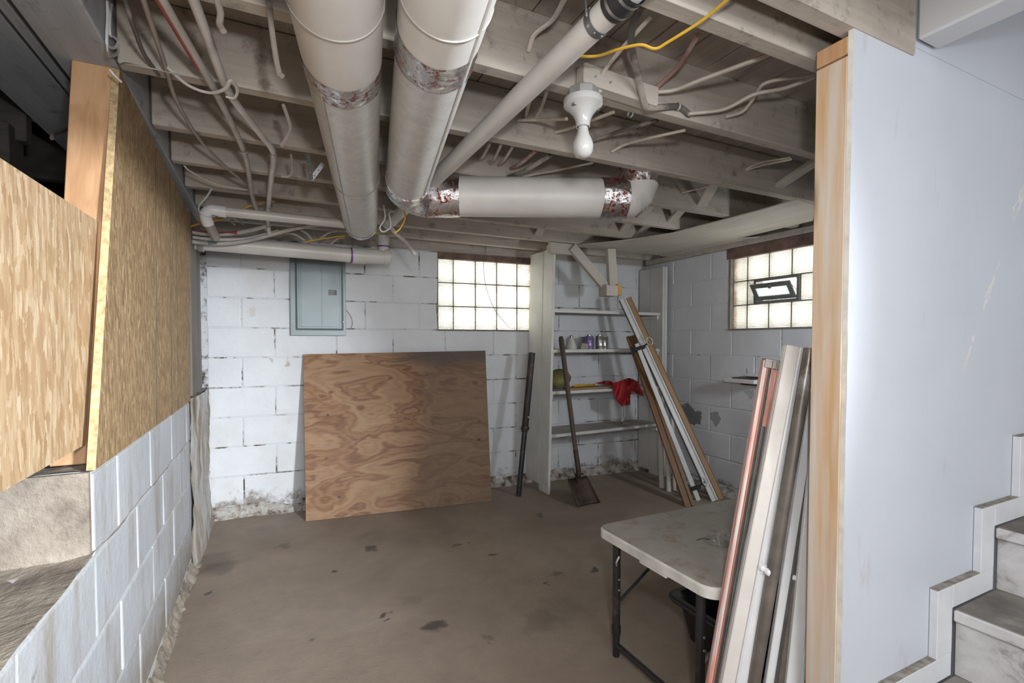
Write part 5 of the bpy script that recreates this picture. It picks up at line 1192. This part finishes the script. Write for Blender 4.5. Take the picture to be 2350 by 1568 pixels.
# clear wrapper on the table
p = onz(1655, 1243, ZT)
bm = BM(); g = []
for i in range(9):
    r_ = []
    for j in range(9):
        a, b = (i / 8 - .5), (j / 8 - .5)
        if a * a + b * b > .34: a *= .8; b *= .8
        z_ = ZT + .004 + abs(noise.noise(V((i * .9, j * .9, 2)))) * .022 * (1.1 - 2 * (a * a + b * b))
        r_.append(bm.verts.new((p.x + a * .12, p.y + b * .10, z_)))
    g.append(r_)
for i in range(8):
    for j in range(8): bm.faces.new((g[i][j], g[i][j + 1], g[i + 1][j + 1], g[i + 1][j]))
o = obj('plastic_wrapper', bm, 'clear'); tag(o, 'crumpled clear plastic wrapper on the folding table', 'wrapper')
p = onz(1618, 1245, ZT); bm = BM(); tube(bm, [p + V((-.02, .02, .004)), p + V((.0, .006, .012)), p + V((.03, -.006, .004))], .0022, 6); tag(obj('twig', bm, 'shaft', smooth=True), 'small dark twig beside the clear wrapper', 'twig')
# black tub under the table
tp_ = onz(1545, 1368, .165)
tx0, ty1 = tp_.x, 1.50; tx1, ty0 = tx0 + .62, 1.10
tub = thing('mixing_tub', 'black plastic mixing tub on the floor under the folding table', 'tub', ((tx0 + tx1) / 2, (ty0 + ty1) / 2, 0))
bm = BM(); prof = [(.05, .004, 'o'), (.045, .0015, 'o'), (.012, .15, 'o'), (-.012, .155, 'o'), (-.012, .168, 'o'), (.010, .168, 'i'), (.028, .150, 'i'), (.058, .014, 'i')]
lv = [[bm.verts.new((x_, y_, z_)) for (x_, y_) in rounded(tx0 + o_, tx1 - o_, ty0 + o_, ty1 - o_, .06 - min(.03, o_ * .4))] for (o_, z_, _) in prof]
for a, b in zip(lv, lv[1:]):
    for i in range(len(a)): bm.faces.new((a[i], a[(i + 1) % len(a)], b[(i + 1) % len(a)], b[i]))
bm.faces.new(lv[-1]); bm.faces.new(lv[0]); obj('shell', bm, 'tub', tub, smooth=True)
bm = BM(); tube(bm, [(x_, y_, .158) for (x_, y_) in rounded(tx0 - .012, tx1 + .012, ty0 - .012, ty1 + .012, .06)] + [(tx1 + .012, ty1 - .048, .158)], .009, 8, straight=True); obj('rolled_rim', bm, 'tub', tub, smooth=True)

# ------------------------------------------------------------------ boards leaning behind the post
def lean2(top, yt, bot, yb):
    b = ony(top[0], top[1], yt); a = ony(bot[0], bot[1], yb); d = a - b; s_ = (b.z - .003) / (b.z - a.z); return b + d * s_, b
H2 = V((-.55, -1, 0))
def sized(b, px): return px * ((b - CAM).dot(fw)) / F_PX
o_lab = 'striped aluminium and red storm frame leaning by the post, leftmost of the stack'
a, b = lean2((1776, 830), .945, (1648, 1568), .985); sf = thing('storm_frame', o_lab, 'window frame', tuple(a))
beam('striped_edge', a, b, .012, .02, H2, 'redstripe', sf, off=(-.0265, 0)); beam('red_face', a, b, .006, .018, H2, 'redwood', sf, off=(-.0170, 0)); beam('channel', a, b, .03, .016, H2, 'darkgrey', sf, off=(.0015, 0)); beam('channel_lip', a, b, .003, .006, H2, 'steelpipe', sf, off=(-.008, .011)); beam('channel_lip', a, b, .003, .006, H2, 'steelpipe', sf, off=(.004, .011))
m_, Lq = frame_r(a, b, H2); obj('corner_plate', bbox((-.03, -.012, Lq - .022), (.03, .012, Lq + .004), .001), 'steelpipe', sf, m_); obj('red_corner', bbox((-.008, .0095, Lq - .19), (.024, .0125, Lq - .024), .001), 'redwood', sf, m_)
a, b = lean2((1830, 797), .905, (1682, 1568), .955); wbd = thing('door_stop_board', 'broad white board with a ridge leaning by the post, tallest of the stack', 'board', tuple(a))
beam('board_face', a, b, .076, .018, H2, 'whitepaint', wbd); beam('dusty_half', a, b, .036, .008, H2, 'dustypaint', wbd, off=(-.020, .0132)); beam('ridge', a, b, .006, .012, H2, 'whitepaint', wbd, off=(.001, .0152))
m_, Lq = frame_r(a, b, H2)
# hook latch on the white board
def along_v(a, b, vpx):
    for i in range(1000):
        p = a + (b - a) * (i / 1000); d = p - CAM; k = d.dot(fw)
        if CY - F_PX * d.dot(up) / k <= vpx: return (p - a).length
    return 0
lz = along_v(a, b, 1300)
ht_ = obj('hook_plate', bbox((-.004, .012, lz - .012), (.026, .0165, lz + .014), .003), 'whitepaint', wbd, m_)
for (sx, sz) in ((.008, .006), (.026, -.002)):
    bm = BM(); lathe(bm, [(.010, 0), (.011, .005), (.007, .012), (.001, .014)], m_ @ Matrix.Translation((sx, .0168, lz + sz)) @ Matrix.Rotation(R(-90), 4, 'X'), 14); obj('knob', bm, 'whitepaint', ht_, smooth=True)
bm = BM(); tube(bm, [(.02, .024, lz - .004), (.034, .026, lz - .016), (.046, .024, lz - .030), (.052, .022, lz - .036), (.046, .022, lz - .042), (.040, .023, lz - .034)], .0025, 6); obj('hook', bm, 'whitepaint', ht_, m_, smooth=True)
a, b = lean2((1860, 800), .868, (1730, 1568), .92); sp2 = thing('steel_tube', 'scraped grey steel tube leaning between two white boards', 'tube', tuple(a))
bm = BM(); m_, Lq = frame(a, b, H2); lathe(bm, [(.0165, 0), (.0165, Lq)], Matrix(), 18); obj('tube_body', bm, 'steelpipe', sp2, m_, smooth=True)
bm = BM(); lathe(bm, [(.0168, 0), (.0172, .004), (.0172, .05), (.0168, .054)], Matrix(), 18); obj('end_ferrule', bm, 'rust', sp2, m_, smooth=True)
a, b = lean2((1872, 900), .875, (1768, 1568), .915); nb2 = thing('narrow_board', 'narrow white board with chipped dark edge leaning third from the post', 'board', tuple(a))
beam('board_face', a, b, .034, .016, H2, 'whitepaint', nb2); beam('dark_edge', a, b, .006, .016, H2, 'darkgrey', nb2, off=(.0205, -.002))
lz = along_v(a, b, 1320); m_, Lq = frame_r(a, b, H2); obj('catch', bbox((.006, .008, lz - .006), (.03, .02, lz + .008), .002), 'whitepaint', nb2, m_)
a, b = lean2((1880, 985), .862, (1790, 1568), .895); db = thing('dark_strip', 'dark weathered strip leaning behind the last white board', 'board', tuple(a))
beam('strip_face', a, b, .020, .014, H2, 'steelpipe', db); beam('strip_edge', a, b, .004, .015, H2, 'darkgrey', db, off=(-.0125, 0))
a, b = lean2((1880, 1000), .852, (1818, 1568), .872); lw_ = thing('white_strip', 'white strip standing closest to the fir post', 'board', tuple(a))
beam('strip_face', a, b, .038, .014, H2, 'whitepaint', lw_); beam('strip_back', a, b, .012, .012, H2, 'trimwhite', lw_, off=(.0255, 0))

# ------------------------------------------------------------------ strand board and stud on the low wall
def side_sheet(name, lab, pts, th, mat, x):
    bm = BM(); prism(bm, [V((x, y_, z_)) for (y_, z_) in pts], (-1, 0, 0), th)
    for f in bm.faces:
        f.normal_update()
        if abs(f.normal.x) < .5: f.material_index = 1
    return tag(obj(name, bm, None, None, mats=[mat, 'osbedge']), lab, 'board')
side_sheet('strand_board', 'tan strand board standing on the low wall, tall sheet beside the joists', [(1.44, .895), (2.95, .895), (3.07, 1.85), (1.735, 1.952)], .017, 'osb', XL + .012)
side_sheet('strand_board', 'pale strand board at the left edge, lower than the other', [(.35, .938), (1.505, .946), (1.665, 1.508), (.35, 1.485)], .012, 'osb_near', -.402)
for j, (ya, yb) in enumerate(((2.12, 2.20), (2.42, 2.48), (2.58, 2.62))):   # sawn kerf lines on the sheet
    bm = BM(); prism(bm, [V((XL + .0121, ya, .90)), V((XL + .0121, ya + .004, .90)), V((XL + .0121, yb + .004, 1.90)), V((XL + .0121, yb, 1.90))], (1, 0, 0), .0006); obj('kerf_line', bm, 'shaft', bpy.data.objects['strand_board'])
stud = beam('wall_stud', (-.430, 1.535, .893), (-.430, 1.76, 1.952), .088, .038, (0, -1, .2), 'stud_clean'); tag(stud, 'bare fir stud between the two strand boards', 'stud')
gb = bbox((XL - .02, 3.10, .905), (XL + .004, 3.50, 1.90), .002)
tag(obj('wall_board', gb, 'greyboard'), 'grey weathered board closing the gap beside the back wall', 'board')
# chain hook, wire tie, bent nail
hk = thing('hanging_hook', 'white wire hook hanging over the top corner of the strand board', 'hook', tuple(onx(258, 110, XL)))
bm = BM(); tube(bm, [onx(u, v, XL + .018) for (u, v) in ((246, 3), (247, 40), (245, 85), (247, 105), (262, 110), (271, 97), (262, 85), (252, 78), (252, 40), (256, 10))], .0035, 8); obj('wire', bm, 'whitepaint', hk, smooth=True)
bm = BM(); tube(bm, [onx(u, v, XL + .018) for (u, v) in ((245, 105), (248, 122), (260, 128), (270, 120), (270, 100))], .0035, 8); obj('eye', bm, 'galv', hk, smooth=True)
cable('wire_tie', 'short white wire sticking out from the strand board corner', [onx(277, 148, XL + .03), onx(300, 146, XL + .08), V(onx(300, 146, XL + .08)) + V((.10, .01, .0))], .0018, 'wire', 'wire')
cable('bent_nail', 'white bent nail poking from the strand board near edge', [onx(252, 160, XL + .012), onx(262, 172, XL + .02), onx(278, 188, XL + .03)], .003, 'whitepaint', 'nail')
ch = thing('coat_hook', 'small steel hook on the girder left of the bare stud', 'hook', tuple(onx(140, 300, -.56)))
bm = BM(); tube(bm, [onx(180, 270, -.60), onx(160, 292, -.58), onx(140, 303, -.56), onx(122, 308, -.54), onx(119, 318, -.535)], .005, 8); obj('arm', bm, 'steelpipe', ch, smooth=True)
